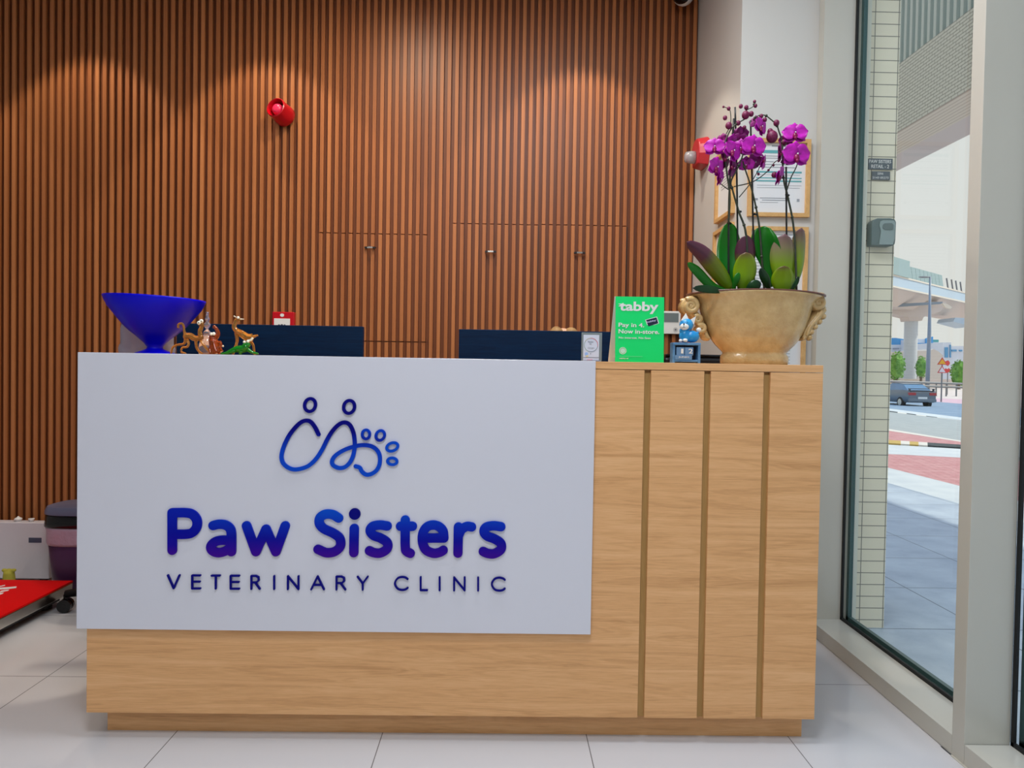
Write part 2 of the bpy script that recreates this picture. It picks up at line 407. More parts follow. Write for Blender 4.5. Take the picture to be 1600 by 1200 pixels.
# ================================================================== RECEPTION DESK
H = 1.102; DXL = -1.1675; DXR = .9256; ZB = .075
desk = thing('reception_desk', (-.12, .3, 0), 'oak laminate reception desk with white sign panel standing on the tiled floor', 'reception desk')
MB().box(-1.1339, .9103, .05, .40, 0, ZB+.01).build('plinth', 'oak', desk)
MB().box(DXL+.002, DXR-.002, .014, .40, ZB, H-.022).build('carcass', 'oak_dark', desk)
MB().box(DXL, DXR, -.0005, .42, H-.021, H).build('counter_top', 'oak', desk, bevel=.001)
gx = [(.4110, .4300), (.5830, .6020), (.7545, .7740)]
edges = [DXL]+[v for p in gx for v in p]+[DXR]
for i in range(0, len(edges), 2):
    MB().box(edges[i], edges[i+1], 0, .014, ZB, H-.0225).build('front_panel', 'oak', desk, bevel=.0008)
for a, b in gx:
    MB().box(a, b, .008, .0135, ZB+.002, H-.03).build('inlay_strip', 'oak_dark', desk)['label'] = 'darker vertical inlay strip'
MB().box(DXL+.03, DXR-.03, .40, .98, .735, .765).build('worktop', 'white', desk, bevel=.002)
for x in (DXL+.03, DXR-.06): MB().box(x, x+.03, .40, .96, 0, .735).build('side_support', 'oak', desk)
PXL = -1.1867; PXR = .2682; PZB = .3222; PY = -.018
panel = MB().box(PXL, PXR, PY, -.0006, PZB, H+.001).build('sign_panel', 'white_gloss', desk, bevel=.001)
panel['label'] = 'glossy white sign panel with blue logo'

# --- sign: logo
def c6(x, y, Y=PY): return atY(400+x/6.154, 590+y/6.154, Y)
def c7(x, y, Y=PY): return atY(230+x*.375, 770+y*.375, Y)
YS0 = PY-.006; YS1 = PY-.0008
navy, blue, mid, purp = S(0, 0, 118), S(0, 72, 196), S(4, 16, 150), S(62, 0, 140)
zt = c6(0, 400).z; zb = c6(0, 950).z
M['logo'] = grad_mat('logo_print', zb, zt, ((0, blue), (.45, S(0, 62, 190)), (.74, S(0, 16, 140)), (.8, navy)))
path = [(605, 545), (570, 475), (530, 425), (485, 412), (435, 430), (380, 480), (320, 560), (272, 660), (250, 745), (260, 810), (300, 855), (360, 880), (430, 875), (510, 845), (580, 780), (640, 690), (690, 590), (740, 510), (800, 450), (855, 430), (905, 455), (940, 530), (952, 620), (948, 700), (920, 790), (870, 850), (810, 868), (750, 845), (733, 805), (760, 755), (830, 705), (920, 668), (1020, 648), (1100, 655), (1160, 690), (1192, 750), (1190, 830), (1160, 890), (1110, 925), (1060, 930), (1020, 900), (1000, 865), (960, 850)]
px1 = 2.0535/F
MB().ribbon(smooth_path([c6(*p) for p in path], 7), 6.3*px1, YS0, YS1).build('logo_line', 'logo', panel)
def ring(cx, cy, rx, ry, tilt, wpx, m):
    pts = []
    for i in range(36):
        a = 2*pi*i/36; x = rx*cos(a); y = ry*sin(a)
        pts.append(c6(cx+x*cos(tilt)-y*sin(tilt), cy+x*sin(tilt)+y*cos(tilt)))
    MB().ribbon(pts, wpx*px1, YS0, YS1, True).build('logo_ring', m, panel)
M['navy_print'] = mat('navy_print', navy, .45, spec=.15)
M['toe'] = grad_mat('toe_print', c6(0, 615).z, c6(0, 485).z, ((0, S(0, 8, 140)), (1, S(0, 62, 190))))
M['blue_print'] = mat('blue_print', blue, .45, spec=.15)
ring(523, 263, 52, 62, .25, 5.0, 'navy_print'); ring(898, 281, 52, 62, .25, 5.0, 'navy_print')
ring(1060, 545, 36, 43, 0, 4.4, 'toe'); ring(1197, 555, 40, 48, .45, 4.4, 'toe')
ring(1312, 665, 56, 38, -.35, 4.4, 'blue_print'); ring(1312, 803, 46, 32, .1, 4.4, 'blue_print')
# --- sign: words
zt = c7(0, 62).z; zb = c7(0, 268).z
M['word'] = grad_mat('word_print', zb, zt, ((.04, purp), (.22, S(40, 0, 145)), (.42, S(2, 6, 148)), (.7, S(0, 40, 175)), (1, S(0, 74, 196))))
M['word_P'] = grad_mat('word_print_p', zb, zt, ((.05, purp), (.25, S(20, 0, 150)), (.5, S(0, 6, 150)), (1, S(0, 30, 170))))
big = {
 'P': [[(107, 82), (107, 238)], [(107, 82), (165, 82), (192, 90), (209, 112), (209, 140), (192, 163), (165, 171), (107, 171)]],
 'a': [[(277, 135), (300, 130), (325, 132), (345, 145), (353, 170), (353, 244)], [(353, 198), (315, 196), (285, 203), (268, 222), (275, 240), (300, 248), (330, 240), (353, 222)]],
 'w': [[(416, 136), (455, 244)], [(455, 244), (497, 150)], [(497, 150), (538, 244)], [(538, 244), (577, 136)]],
 'S': [[(799, 104), (775, 90), (745, 88), (722, 102), (719, 126), (737, 148), (775, 166), (803, 188), (806, 220), (783, 243), (748, 248), (713, 234)]],
 'i': [[(864, 147), (862, 248)]],
 's': [[(1001, 137), (970, 133), (940, 139), (930, 157), (944, 176), (975, 188), (1001, 207), (1000, 232), (973, 249), (946, 248), (927, 240)]],
 't': [[(1076, 112), (1076, 222), (1082, 242), (1097, 251)], [(1056, 138), (1106, 138)]],
 'e': [[(1150, 187), (1237, 187)], [(1237, 187), (1233, 158), (1215, 139), (1190, 133), (1165, 142), (1149, 168), (1148, 205), (1162, 236), (1192, 250), (1218, 247), (1234, 238)]],
 'r': [[(1297, 141), (1295, 250)], [(1297, 178), (1310, 152), (1332, 139), (1352, 141)]]}
def letter(name, strokes, wpx, m, conv, straight=(), lab=None):
    b = MB()
    for i, st in enumerate(strokes):
        pts = [conv(*p) for p in st]
        pts = smooth_path(pts, 6) if len(pts) > 2 else [pts[0].lerp(pts[1], t/4) for t in range(5)]
        b.ribbon(pts, wpx*px1, YS0-.00012*i, YS1)
    o = b.build('letter', m, panel); return o
for kk in 'PawSistersX':
    if kk == 'X': break
seen = 0
for kk in ('P', 'a', 'w', 'S', 'i', 's', 't', 'e', 'r'):
    letter(kk, big[kk], 14.6, 'word_P' if kk == 'P' else 'word', c7)
letter('s', [[(x+473, y+3) for x, y in st] for st in big['s']], 14.6, 'word', c7)
dot = [c7(866+24*cos(2*pi*i/24), 87+24*sin(2*pi*i/24)) for i in range(24)]
MB().prism([(p.x, p.z) for p in dot], 'y', YS0, YS1).build('letter_dot', 'navy_print', panel)
# thin capitals: strokes in a 0..1 box
caps = {'V': [[(0, 1), (.5, 0), (1, 1)]], 'E': [[(1, 1), (0, 1), (0, 0), (1, 0)], [(0, .52), (.95, .52)]], 'T': [[(0, 1), (1, 1)], [(.5, 1), (.5, 0)]],
 'R': [[(0, 0), (0, 1), (.55, 1), (.85, .9), (.88, .66), (.6, .5), (0, .5)], [(.45, .5), (1, 0)]], 'I': [[(.5, 0), (.5, 1)]], 'N': [[(0, 0), (0, 1), (1, 0), (1, 1)]],
 'A': [[(0, 0), (.5, 1), (1, 0)], [(.2, .34), (.8, .34)]], 'Y': [[(0, 1), (.5, .48), (1, 1)], [(.5, .48), (.5, 0)]], 'L': [[(0, 1), (0, 0), (1, 0)]],
 'C': [[(1, .84), (.82, .96), (.55, 1), (.25, .92), (.06, .7), (0, .5), (.06, .3), (.25, .08), (.55, 0), (.82, .04), (1, .16)]]}
row = [('V', 89, 137), ('E', 190, 223), ('T', 271, 305), ('E', 350, 385), ('R', 436, 471), ('I', 520, 542), ('N', 588, 632), ('A', 685, 738), ('R', 790, 827), ('Y', 878, 920), ('C', 1033, 1086), ('L', 1140, 1167), ('I', 1208, 1230), ('N', 1279, 1323), ('I', 1368, 1390), ('C', 1436, 1490)]
for ch, xa, xb in row:
    b = MB()
    for i, st in enumerate(caps[ch]):
        yt = 342+(xa-89)*.0075; yb = yt+54
        pts = [c7(xa+(xb-xa)*u, yb+(yt-yb)*v) for u, v in st]
        if ch == 'C': pts = smooth_path(pts, 4)
        if ch == 'C': b.ribbon(pts, 3.0*px1, YS0-.00012*i, YS1)
        else:
            for j in range(len(pts)-1): b.ribbon([pts[j], pts[j+1]], 3.0*px1, YS0-.0001*(i+j), YS1)
    b.build('letter', 'navy_print', panel)

# ================================================================== OBJECTS ON THE COUNTER
HZ = H+.0006
# --- cobalt bowl
M['cobalt'] = mat('cobalt_glass', S(0, 0, 205), .35, spec=.2, trans=.05)
bp = 2.2715/F
prof = [(30, 0), (28, 2), (19, 5), (12.5, 8), (11.2, 11), (15.5, 17), (26, 27), (36, 35), (45, 44), (57.5, 60), (66, 71), (70, 79), (72, 84), (72.5, 86.5)]
inn = [(71, 86), (64, 76), (54, 65), (38, 48), (20, 34), (4, 28)]
tl = Matrix.Rotation(-radians(1.6), 3, 'Y').to_4x4() if 0 else Matrix.Rotation(radians(1.9), 3, 'Y')
bx = atY(242, 548, .2).x
b = MB(); b.lathe([(r*bp, z*bp) for r, z in prof+inn], (bx, .2, HZ+.001), 64, tilt=None)
for v in b.v:                                          # the rim dips towards the right
    t = max(0, (v.z-HZ-.02)/.17); v.z -= (v.x-bx)*.035*t
o = b.build('glass_bowl', 'cobalt', None, smooth=True); tag(o, 'cobalt blue footed bowl with a slightly tilted wide rim on the desk', 'bowl')
# --- translucent plastic box behind the bowl
M['clear_plastic'] = mat('frosted_plastic', S(190, 202, 232), .3, trans=.5, alpha=.6)
A = atY(188, 549, .32); B = atY(268, 490, .32)
t = thing('plastic_container', ((A.x+B.x)/2, .33, HZ), 'frosted clear plastic container behind the cobalt bowl', 'container')
b = MB(); xm = (A.x+B.x)/2; hw = (B.x-A.x)/2
b.lathe([(hw*.93, 0), (hw*.99, .008), (hw, .02), (hw*.97, .03), (hw*.93, .036), (hw*.93, .085), (hw*.88, .108), (hw*.80, .115)], (xm, .33, HZ), 40, 1, .6, 4)
b.build('tub', 'clear_plastic', t, smooth=True, auto=50)
MB().lathe([(hw*.82, .1152), (hw*.82, .12), (hw*.78, .123)], (xm, .33, HZ), 40, 1, .6, 4).build('lid', 'clear_plastic', t)

# --- glass figurines
M['amber'] = mat('amber_glass', S(226, 168, 70), .04, trans=.8, ior=1.5)
M['brown_glass'] = mat('brown_glass', S(190, 84, 20), .04, trans=.7, ior=1.5)
M['green_glass'] = mat('green_glass', S(6, 150, 30), .05, trans=.5, ior=1.5)
M['clear_glass'] = mat('clear_glass', S(226, 222, 232), .04, trans=.85, ior=1.5)
M['eye_white'] = mat('eye_white', S(238, 236, 220), .2)
M['cream'] = mat('cream_glaze', S(226, 214, 190), .25)
def g5(x, y, Y=.09): return atY(240+x/9.412, 480+y/9.412, Y)
def gl(mb, pts, r0, r1=None, Y=.09, dy=0, n=5, zfix=False):
    P = smooth_path([g5(*p, Y) for p in pts], n)
    if dy: P = [p+Vector((0, dy*i/(len(P)-1), 0)) for i, p in enumerate(P)]
    mb.tube(P, [v*.235e-3 for v in ([r0]*len(P) if r1 is None else [r0+(r1-r0)*i/(len(P)-1) for i in range(len(P))])], 8)
G0 = 2.16/F/9.412*1000  # mm per crop pixel (~.2)
def foot_fix(o): return o
def drop(mb):                                          # set the figurine's lowest point on the counter
    z = min(v.z for v in mb.v); 
    for v in mb.v: v.z += HZ-z
    return HZ-z
def figure(name, label, cat, parts, X, Y):
    z = min(v.z for _, mb, _, _ in parts for v in mb.v); root = thing(name, (X, Y, HZ), label, cat, 'glass animal figurines on the desk')
    for nm, mb, m, sm in parts:
        for v in mb.v: v.z += HZ+.0003-z
        mb.build(nm, m, root, smooth=True)
# long-legged amber animal at the left
b = MB(); gl(b, [(365, 292), (362, 250), (385, 228), (420, 228), (443, 270), (450, 340), (470, 400)], 15, 15)
tail = b
b = MB()
gl(b, [(455, 395), (490, 405), (540, 405), (600, 440), (660, 440), (720, 420)], 42, 34)
gl(b, [(700, 430), (680, 350), (700, 290), (720, 240)], 30, 22)
b.ball(g5(705, 235), .0075)
gl(b, [(680, 232), (665, 262)], 14, 8)
for pts, dy in (([(470, 440), (440, 520), (330, 540), (260, 580), (230, 668)], .012), ([(495, 460), (520, 520), (500, 570), (440, 580), (430, 640), (500, 668)], -.012), ([(620, 460), (620, 560), (650, 630), (700, 672)], .012), ([(690, 470), (760, 560), (840, 640), (930, 674)], -.012)):
    gl(b, pts, 18, 12, dy=dy)
ey = MB(); ey.ball(g5(665, 215, .078), .0055); ey.ball(g5(702, 190, .084), .006)
pu = MB(); pu.ball(g5(664, 212, .0725), .0018); pu.ball(g5(702, 188, .078), .0018)
figure('glass_animal_figurine', 'amber glass long legged animal with bulging white eyes and raised curled tail', 'figurine', [('tail', tail, 'amber', 1), ('body', b, 'amber', 1), ('eye', ey, 'eye_white', 1), ('pupil', pu, 'black_gloss', 1)], g5(560, 600).x, .09)
# clear glass flask with a finial stopper
c = g5(785, 676, .15); k = 2.22/F/9.412
b = MB(); b.lathe([(70*k, 0), (108*k, 12*k), (118*k, 60*k), (112*k, 150*k), (95*k, 220*k), (60*k, 275*k), (50*k, 300*k)], (c.x, .15, HZ), 32)
s_ = MB(); s_.lathe([(50*k, 301*k), (56*k, 330*k), (20*k, 375*k), (18*k, 385*k), (48*k, 430*k), (50*k, 450*k), (20*k, 485*k), (22*k, 500*k), (34*k, 530*k), (20*k, 560*k), (16*k, 610*k), (24*k, 625*k), (12*k, 632*k)], (c.x, .15, HZ), 24)
root = thing('glass_flask', (c.x, .15, HZ), 'clear glass flask with tall finial stopper standing between the amber figurines', 'flask')
b.build('flask', 'clear_glass', root, smooth=True); s_.build('stopper', 'clear_glass', root, smooth=True)
# brown crouching animal
b = MB(); gl(b, [(940, 660), (900, 560), (880, 470), (900, 430)], 75, 45)
gl(b, [(915, 440), (950, 380), (925, 310), (890, 270), (885, 300)], 28, 14)
gl(b, [(950, 520), (990, 500), (1005, 560), (950, 590)], 16, 12, dy=-.01)
gl(b, [(870, 560), (840, 600), (860, 672)], 22, 16, dy=-.012); gl(b, [(930, 600), (960, 640), (990, 672)], 26, 16, dy=-.01)
b.ball(g5(860, 430), .009)
ey = MB(); ey.ball(g5(850, 382, .08), .0048); ey.ball(g5(885, 380, .082), .0052)
nz = MB(); nz.ball(g5(1020, 560, .08), .003)
figure('glass_animal_figurine', 'brown glass crouching animal with white eyes beside the clear flask', 'figurine', [('body', b, 'brown_glass', 1), ('eye', ey, 'eye_white', 1), ('hand_tip', nz, 'cream', 1)], g5(900, 600).x, .09)
# amber long-necked bird
b = MB(); gl(b, [(1275, 165), (1225, 160), (1200, 210), (1185, 270), (1230, 330), (1300, 380)], 22, 36)
gl(b, [(1215, 330), (1300, 370), (1380, 420), (1450, 420)], 42, 50); gl(b, [(1440, 420), (1490, 400), (1535, 388)], 26, 10)
b.ball(g5(1245, 140), .0062)
gl(b, [(1215, 370), (1215, 470), (1180, 560), (1130, 610)], 20, 14, dy=.02); gl(b, [(1400, 460), (1455, 520), (1465, 600), (1470, 680)], 18, 12, dy=.01)
gl(b, [(1230, 360), (1240, 470), (1215, 560), (1190, 680)], 18, 12, dy=-.012)
ey = MB(); ey.ball(g5(1245, 130, .083), .0042); bk = MB(); gl(bk, [(1260, 150), (1330, 152)], 12, 4); gl(bk, [(1225, 130), (1180, 105)], 5, 8)
wp = MB(); gl(wp, [(1380, 470), (1430, 460), (1460, 425)], 14, 14, Y=.08)
figure('glass_bird_figurine', 'amber glass long necked bird with one white eye, rightmost figurine', 'figurine', [('body', b, 'amber', 1), ('eye', ey, 'eye_white', 1), ('beak', bk, 'cream', 1), ('white_patch', wp, 'eye_white', 1)], g5(1320, 600).x, .09)
# green reptile
b = MB(); gl(b, [(990, 672), (1060, 668), (1130, 640), (1220, 605), (1320, 600), (1380, 560)], 10, 62, Y=.06)
b.ball(g5(1378, 540, .06), (.0095, .008, .008)); gl(b, [(1380, 610), (1450, 650), (1540, 672)], 26, 10, Y=.055); gl(b, [(1200, 630), (1120, 655), (1090, 680)], 20, 10, Y=.052); gl(b, [(1290, 630), (1270, 680)], 26, 18, Y=.052)
ey = MB(); ey.ball(g5(1335, 500, .055), .0042); ey.ball(g5(1385, 492, .058), .0042)
figure('glass_reptile_figurine', 'green glass reptile with white eyes crawling beneath the amber bird', 'figurine', [('body', b, 'green_glass', 1), ('eye', ey, 'eye_white', 1)], g5(1250, 600).x, .06)

# --- acrylic review stand
A = atY(908, 566, .03); B = atY(941, 520, .03)
t = thing('acrylic_stand', ((A.x+B.x)/2, .03, HZ), 'small grey framed acrylic review sign near the right end of the white panel', 'sign')
MB().box(A.x, B.x, .03, .036, HZ, B.z).build('acrylic_panel', mat('smoky_acrylic', S(128, 138, 140), .1, alpha=.9), t, bevel=.001)
MB().box(A.x+.004, B.x-.004, .02, .06, HZ, HZ+.003).build('foot', 'clear_plastic', t)
ix0, ix1, iz1 = A.x+.0055, B.x-.0085, B.z-.0065
MB().box(ix0, ix1, .0292, .0299, HZ+.003, iz1).build('insert', mat('lilac_paper', S(206, 210, 224), .6), t)
def pyz(cx, cy, Y=.029): return atY(830+cx/11.43, 490+cy/11.43, Y)
rc = pyz(1068, 560); rr = .0196
for nm, a0, a1, colr in (('red', -10, 95, S(196, 90, 100)), ('yellow', 95, 150, S(170, 160, 130)), ('green', 150, 250, S(130, 160, 150)), ('blue', 250, 350, S(130, 140, 150))):
    pts = [Vector((rc.x+rr*cos(radians(a0+(a1-a0)*i/14)), 0, rc.z+rr*sin(radians(a0+(a1-a0)*i/14)))) for i in range(15)]
    MB().ribbon(pts, .0015, .0285, .0292).build('ring_segment', mat('ring_'+nm, colr, .6), t)
text_px('lettering', 'Review', (830+1015/11.43, 490+492/11.43), (830+1112/11.43, 490+516/11.43), .0288, 'ink_dark', t, depth=.0003)
text_px('lettering', 'us', (830+1042/11.43, 490+535/11.43), (830+1075/11.43, 490+553/11.43), .0288, 'ink_dark', t, depth=.0003)
text_px('lettering', 'Google', (830+1010/11.43, 490+600/11.43), (830+1125/11.43, 490+632/11.43), .0288, 'ink', t, depth=.0003)
b = MB(); q = pyz(985, 720); b.prism([(q.x+.005*cos(a*pi/8), q.z+.005*sin(a*pi/8)) for a in range(16)], 'y', .0286, .0292); b.build('blue_patch', mat('pale_blue_print', S(150, 180, 230), .6), t)
b = MB(); q = pyz(1000, 757); b.prism([(q.x+.0035*cos(a*pi/8), q.z+.0025*sin(a*pi/8)) for a in range(16)], 'y', .0284, .0288); b.build('yellow_patch', mat('pale_yellow_print', S(226, 206, 140), .6), t)
q = pyz(1060, 718); MB().box(q.x-.001, q.x+.001, .0283, .0292, q.z-.001, q.z+.001).build('small_mark', 'ink_dark', t)
q = pyz(1068, 783); MB().box(ix0, ix1, .0286, .0292, q.z-.0004, q.z+.0004).build('rule_line', 'ink_dark', t)
q = pyz(1045, 822); MB().box(q.x-.008, q.x+.008, .0286, .0292, q.z-.0018, q.z+.0018).build('pink_patch', mat('pale_pink_print', S(216, 170, 186), .6), t)

# --- green A-frame card
yP = .045
TL = atY(959.5, 463, yP+.012); TR = atY(1035.5, 464.5, yP+.012); BR = atY(1037, 567.5, yP); BL = atY(961.5, 567, yP)
x0, x1 = BL.x-.001, BR.x; zt_ = TL.z
t = thing('tabletop_card', ((x0+x1)/2, yP, HZ), 'bright green folded promotional card standing beside the cat calendar', 'card')
M['green_card'] = mat('green_card', S(0, 214, 108), .35); M['card_white'] = mat('card_white', S(226, 224, 216), .6)
lean = .012
def tilt_box(x0, x1, y, th, z0, z1, dy):
    b = MB(); b.box(x0, x1, y, y+th, z0, z1)
    for v in b.v: v.y += dy*(v.z-z0)/(z1-z0)
    return b
tilt_box(x0, x1, yP, .0012, HZ, zt_, lean).build('front_leaf', 'green_card', t)
bk = MB().box(x0, x1, yP+.0014, yP+.0028, HZ, zt_)
for v in bk.v:
    s_ = (v.z-HZ)/(zt_-HZ); v.y += lean*s_+(1-s_)*.075; v.x -= .003+(1-s_)*(.006)
bk.build('back_leaf', 'card_white', t)
fr = t
def ctext(body, a, b, bold=0, m='white', rot=0):
    z = (a[1]+b[1])/2; zz = atY(a[0], z, yP).z; yy = yP+lean*(zz-HZ)/(zt_-HZ)-.0004
    o = text_px('lettering', body, a, b, yy, m, t, depth=.0009, bold=bold, rotz=rot); return o
def tb(cx, cy): return (940+cx/9.229, 450+cy/9.229)
ctext('tabby', tb(258, 192), tb(818, 378), .028)
for yv in (226, 256):
    A = atY(*tb(244, yv), yP+.011); B = atY(*tb(322, yv+11), yP+.011); yy = yP+lean*(A.z-HZ)/(zt_-HZ); MB().box(A.x, B.x, yy-.0014, yy-.0002, B.z, A.z).build('letter_bar', 'white', t)
ctext('Pay in 4.', tb(245, 500), tb(612, 585), .016)
ctext('Now in-store.', tb(245, 592), tb(832, 665), .016)
ctext('No interest. No fees', tb(248, 700), tb(705, 738), .008)
q1 = atY(*tb(305, 905), yP+.002)
def cy_at(z): return yP+lean*(z-HZ)/(zt_-HZ)
pts = [Vector((q1.x+.0095*cos(a*pi/14), 0, q1.z+.0095*sin(a*pi/14))) for a in range(28)]
yy = cy_at(q1.z); MB().ribbon(pts, .0016, yy-.0012, yy-.0002, True).build('badge_ring', 'white', t)
MB().prism([(q1.x+.0072*cos(a*pi/10), q1.z+.0072*sin(a*pi/10)) for a in range(20)], 'y', yy-.001, yy-.0002).build('badge_disc', mat('pale_badge', S(196, 226, 208), .5), t)
ctext('Murabaha compliant pay later', tb(255, 975), tb(590, 990), 0) if 0 else MB().box(atY(*tb(255, 980), yP).x, atY(*tb(590, 980), yP).x, yP-.0004, yP+.0002, atY(*tb(255, 988), yP).z, atY(*tb(255, 980), yP).z).build('small_print', mat('faint_print', S(90, 226, 150), .5), t)
ctext('tabby.ai', tb(255, 1003), tb(385, 1030), .01)
q = [atY(*tb(*p), yP+.006) for p in ((630, 458), (800, 412), (830, 510), (668, 568))]
zc = sum(v.z for v in q)/4; yy = cy_at(zc)-.0006
b = MB().prism([(v.x, v.z) for v in q], 'y', yy, yy+.0008); b.build('card_picture_border', 'white', t)
cx_ = sum(v.x for v in q)/4
MB().prism([(cx_+(v.x-cx_)*.88, zc+(v.z-zc)*.86) for v in q], 'y', yy-.0004, yy).build('card_picture', mat('card_navy', S(24, 36, 60), .4), t)
A = atY(*tb(658, 462), yP); B = atY(*tb(795, 496), yP)
text('lettering', 'tabby', A.x, B.x, B.z, A.z, yy-.0006, mat('pale_lilac', S(190, 190, 220), .5), t, depth=.0004, bold=.02, rotz=.25)

# --- cat perpetual calendar
t = thing('perpetual_calendar', (atY(1073, 567, .12).x, .12, HZ), 'blue wooden block calendar showing 12 with a painted cat on top', 'calendar')
M['cal_blue'] = mat('calendar_blue_paint', S(58, 108, 158), .5, bump=((80, 0, 0), .3, .002), var=((40, 40, 40), S(96, 146, 190)))
M['cube_blue'] = mat('cube_blue', S(96, 136, 178), .55); M['cat_blue'] = mat('cat_blue_glaze', S(20, 130, 200), .3, var=((60, 60, 60), S(50, 160, 220)))
yC = .10
def cp(cx, cy, Y=yC): return atY(940+cx/9.229, 450+cy/9.229, Y)
a = cp(1028, 785); b_ = cp(1425, 1078); x0, x1, z1 = a.x, b_.x, a.z; z0 = HZ
b = MB(); b.box(x0, x0+.0075, yC, yC+.035, z0, z1-.004); b.box(x1-.0075, x1, yC, yC+.035, z0, z1-.004); b.box(x0, x1, yC-.001, yC+.036, z1-.0075, z1)
b.box(x0+.0075, x1-.0075, yC, yC+.035, z0+.004, z0+.0105); b.build('stand', 'cal_blue', t, bevel=.0012)
MB().box(x0+.0077, x1-.0077, yC+.031, yC+.034, z0+.0107, z1-.0077).build('back_board', mat('calendar_dark', S(14, 26, 48), .6), t)
ms = MB().box(cp(1080, 0).x, cp(1325, 0).x, yC-.001, yC+.012, z0+.0106, cp(1100, 965).z-.0005).build('month_block', 'cube_blue', t, bevel=.0008)
text_px('month_lettering', 'JUNIO', tb(1110, 985), tb(1262, 1012), yC-.0014, 'white', ms, depth=.0005, bold=.012)
cz0 = cp(1100, 968).z; cz1 = cp(1100, 852).z
for ch, u0, u1 in (('1', 1102, 1216), ('2', 1222, 1345)):
    cb = MB().box(cp(u0, 0).x, cp(u1, 0).x, yC+.001, yC+.026, cz0, cz1).build('number_cube', 'cube_blue', t, bevel=.0012)
    aa = (u0+38, 873) if ch == '1' else (u0+34, 873)
    text_px('numeral', ch, tb(1146 if ch == '1' else aa[0], 875), tb(1178 if ch == '1' else u1-32, 945), yC+.0006, 'white', cb, depth=.0005, bold=0 if ch == '1' else .012)
# cat
yk = yC+.018
def ck(cx, cy, dy=0): return atY(940+cx/9.229, 450+cy/9.229, yk+dy)
kk = 2.19/F/9.229
b = MB()
b.ball(ck(1205, 690), (90*kk, 75*kk, 105*kk)); b.ball(ck(1300, 700), (112*kk, 80*kk, 88*kk)); b.ball(ck(1222, 530), (102*kk, 76*kk, 92*kk))
b.tube([ck(1340, 690), ck(1385, 650), ck(1400, 610)], [26*kk, 20*kk, 18*kk], 10); b.ball(ck(1180, 620), (60*kk, 60*kk, 60*kk))
for v in b.v: v.z = max(v.z, z1+.0002)
b.build('cat_body', 'cat_blue', t, smooth=True)
b = MB()
for (p0, p1, p2) in (((1145, 470), (1215, 362), (1250, 445)), ((1285, 455), (1362, 405), (1325, 530))):
    A, B, C_ = [ck(*p, -.003) for p in (p0, p1, p2)]
    m0 = (A+C_)/2
    b.add([A+Vector((0, -.003, 0)), C_+Vector((0, -.003, 0)), C_+Vector((0, .005, 0)), A+Vector((0, .005, 0)), B], [(0, 1, 4), (1, 2, 4), (2, 3, 4), (3, 0, 4), (0, 3, 2, 1)])
b.build('ears', 'white', t)
b = MB(); b.ball(ck(1195, 558, -.0125), (66*kk, 35*kk, 48*kk)); b.build('muzzle', 'white', t, smooth=True)
b = MB(); b.ball(ck(1187, 520, -.0185), (12*kk, 8*kk, 12*kk)); b.tube([ck(1187, 535, -.0195), ck(1185, 560, -.0200), ck(1165, 578, -.0195)], .0005, 6); b.tube([ck(1185, 560, -.0200), ck(1215, 575, -.0185)], .0005, 6); b.build('nose', 'black_gloss', t)
b = MB(); b.tube([ck(1150, 495, -.016), ck(1160, 488, -.0175), ck(1170, 497, -.0178)], .0005, 6); b.tube([ck(1215, 498, -.0165), ck(1232, 490, -.016), ck(1245, 500, -.0145)], .0005, 6); b.build('eyes', 'black_gloss', t)
b = MB(); b.ball(ck(1205, 755, -.014), (35*kk, 40*kk, 28*kk)); b.ball(ck(1140, 760, -.010), (28*kk, 30*kk, 22*kk)); b.build('paws', 'white', t, smooth=True)
b = MB(); b.ball(ck(1402, 605), (38*kk, 34*kk, 34*kk)); b.build('tail_tip', 'white', t, smooth=True)

# --- navy screens and the black box on the worktop behind the counter
def monitor(xa, xb, za, label, y=.60):
    t = thing('monitor', ((xa+xb)/2, y, .765), label, 'monitor', 'navy backed monitors behind the counter')
    MB().box(xa, xb, y, y+.03, za-.36, za).build('back_panel', 'navy', t, bevel=.002)
    MB().box(xa+.012, xb-.012, y+.0301, y+.032, za-.35, za-.01).build('screen', 'black_gloss', t)
    xm = (xa+xb)/2
    MB().box(xm-.03, xm+.03, y+.005, y+.026, .777, za-.361).build('stand_neck', 'black', t)
    MB().box(xm-.12, xm+.12, y-.07, y+.11, .7655, .777).build('stand_foot', 'black', t, bevel=.003)
monitor(-1.2072+.02, -.5085, 1.2231, 'left navy backed monitor behind the white sign panel, under the red call point')
monitor(-.1571, .5502, 1.2200, 'right navy backed monitor behind the green card, with hair showing above')
A = atY(1037, 553, .62); B = atY(1127, 556, .62)
t = thing('printer', (A.x+.15, .70, .7655), 'low black desktop machine half hidden behind the calendar and flower pot', 'printer')
MB().box(A.x, A.x+.32, .60, .90, .7655, A.z-.012).build('body', 'black', t, bevel=.01)
MB().box(A.x+.005, A.x+.315, .605, .895, A.z-.0118, A.z).build('lid', 'black_gloss', t, bevel=.004)

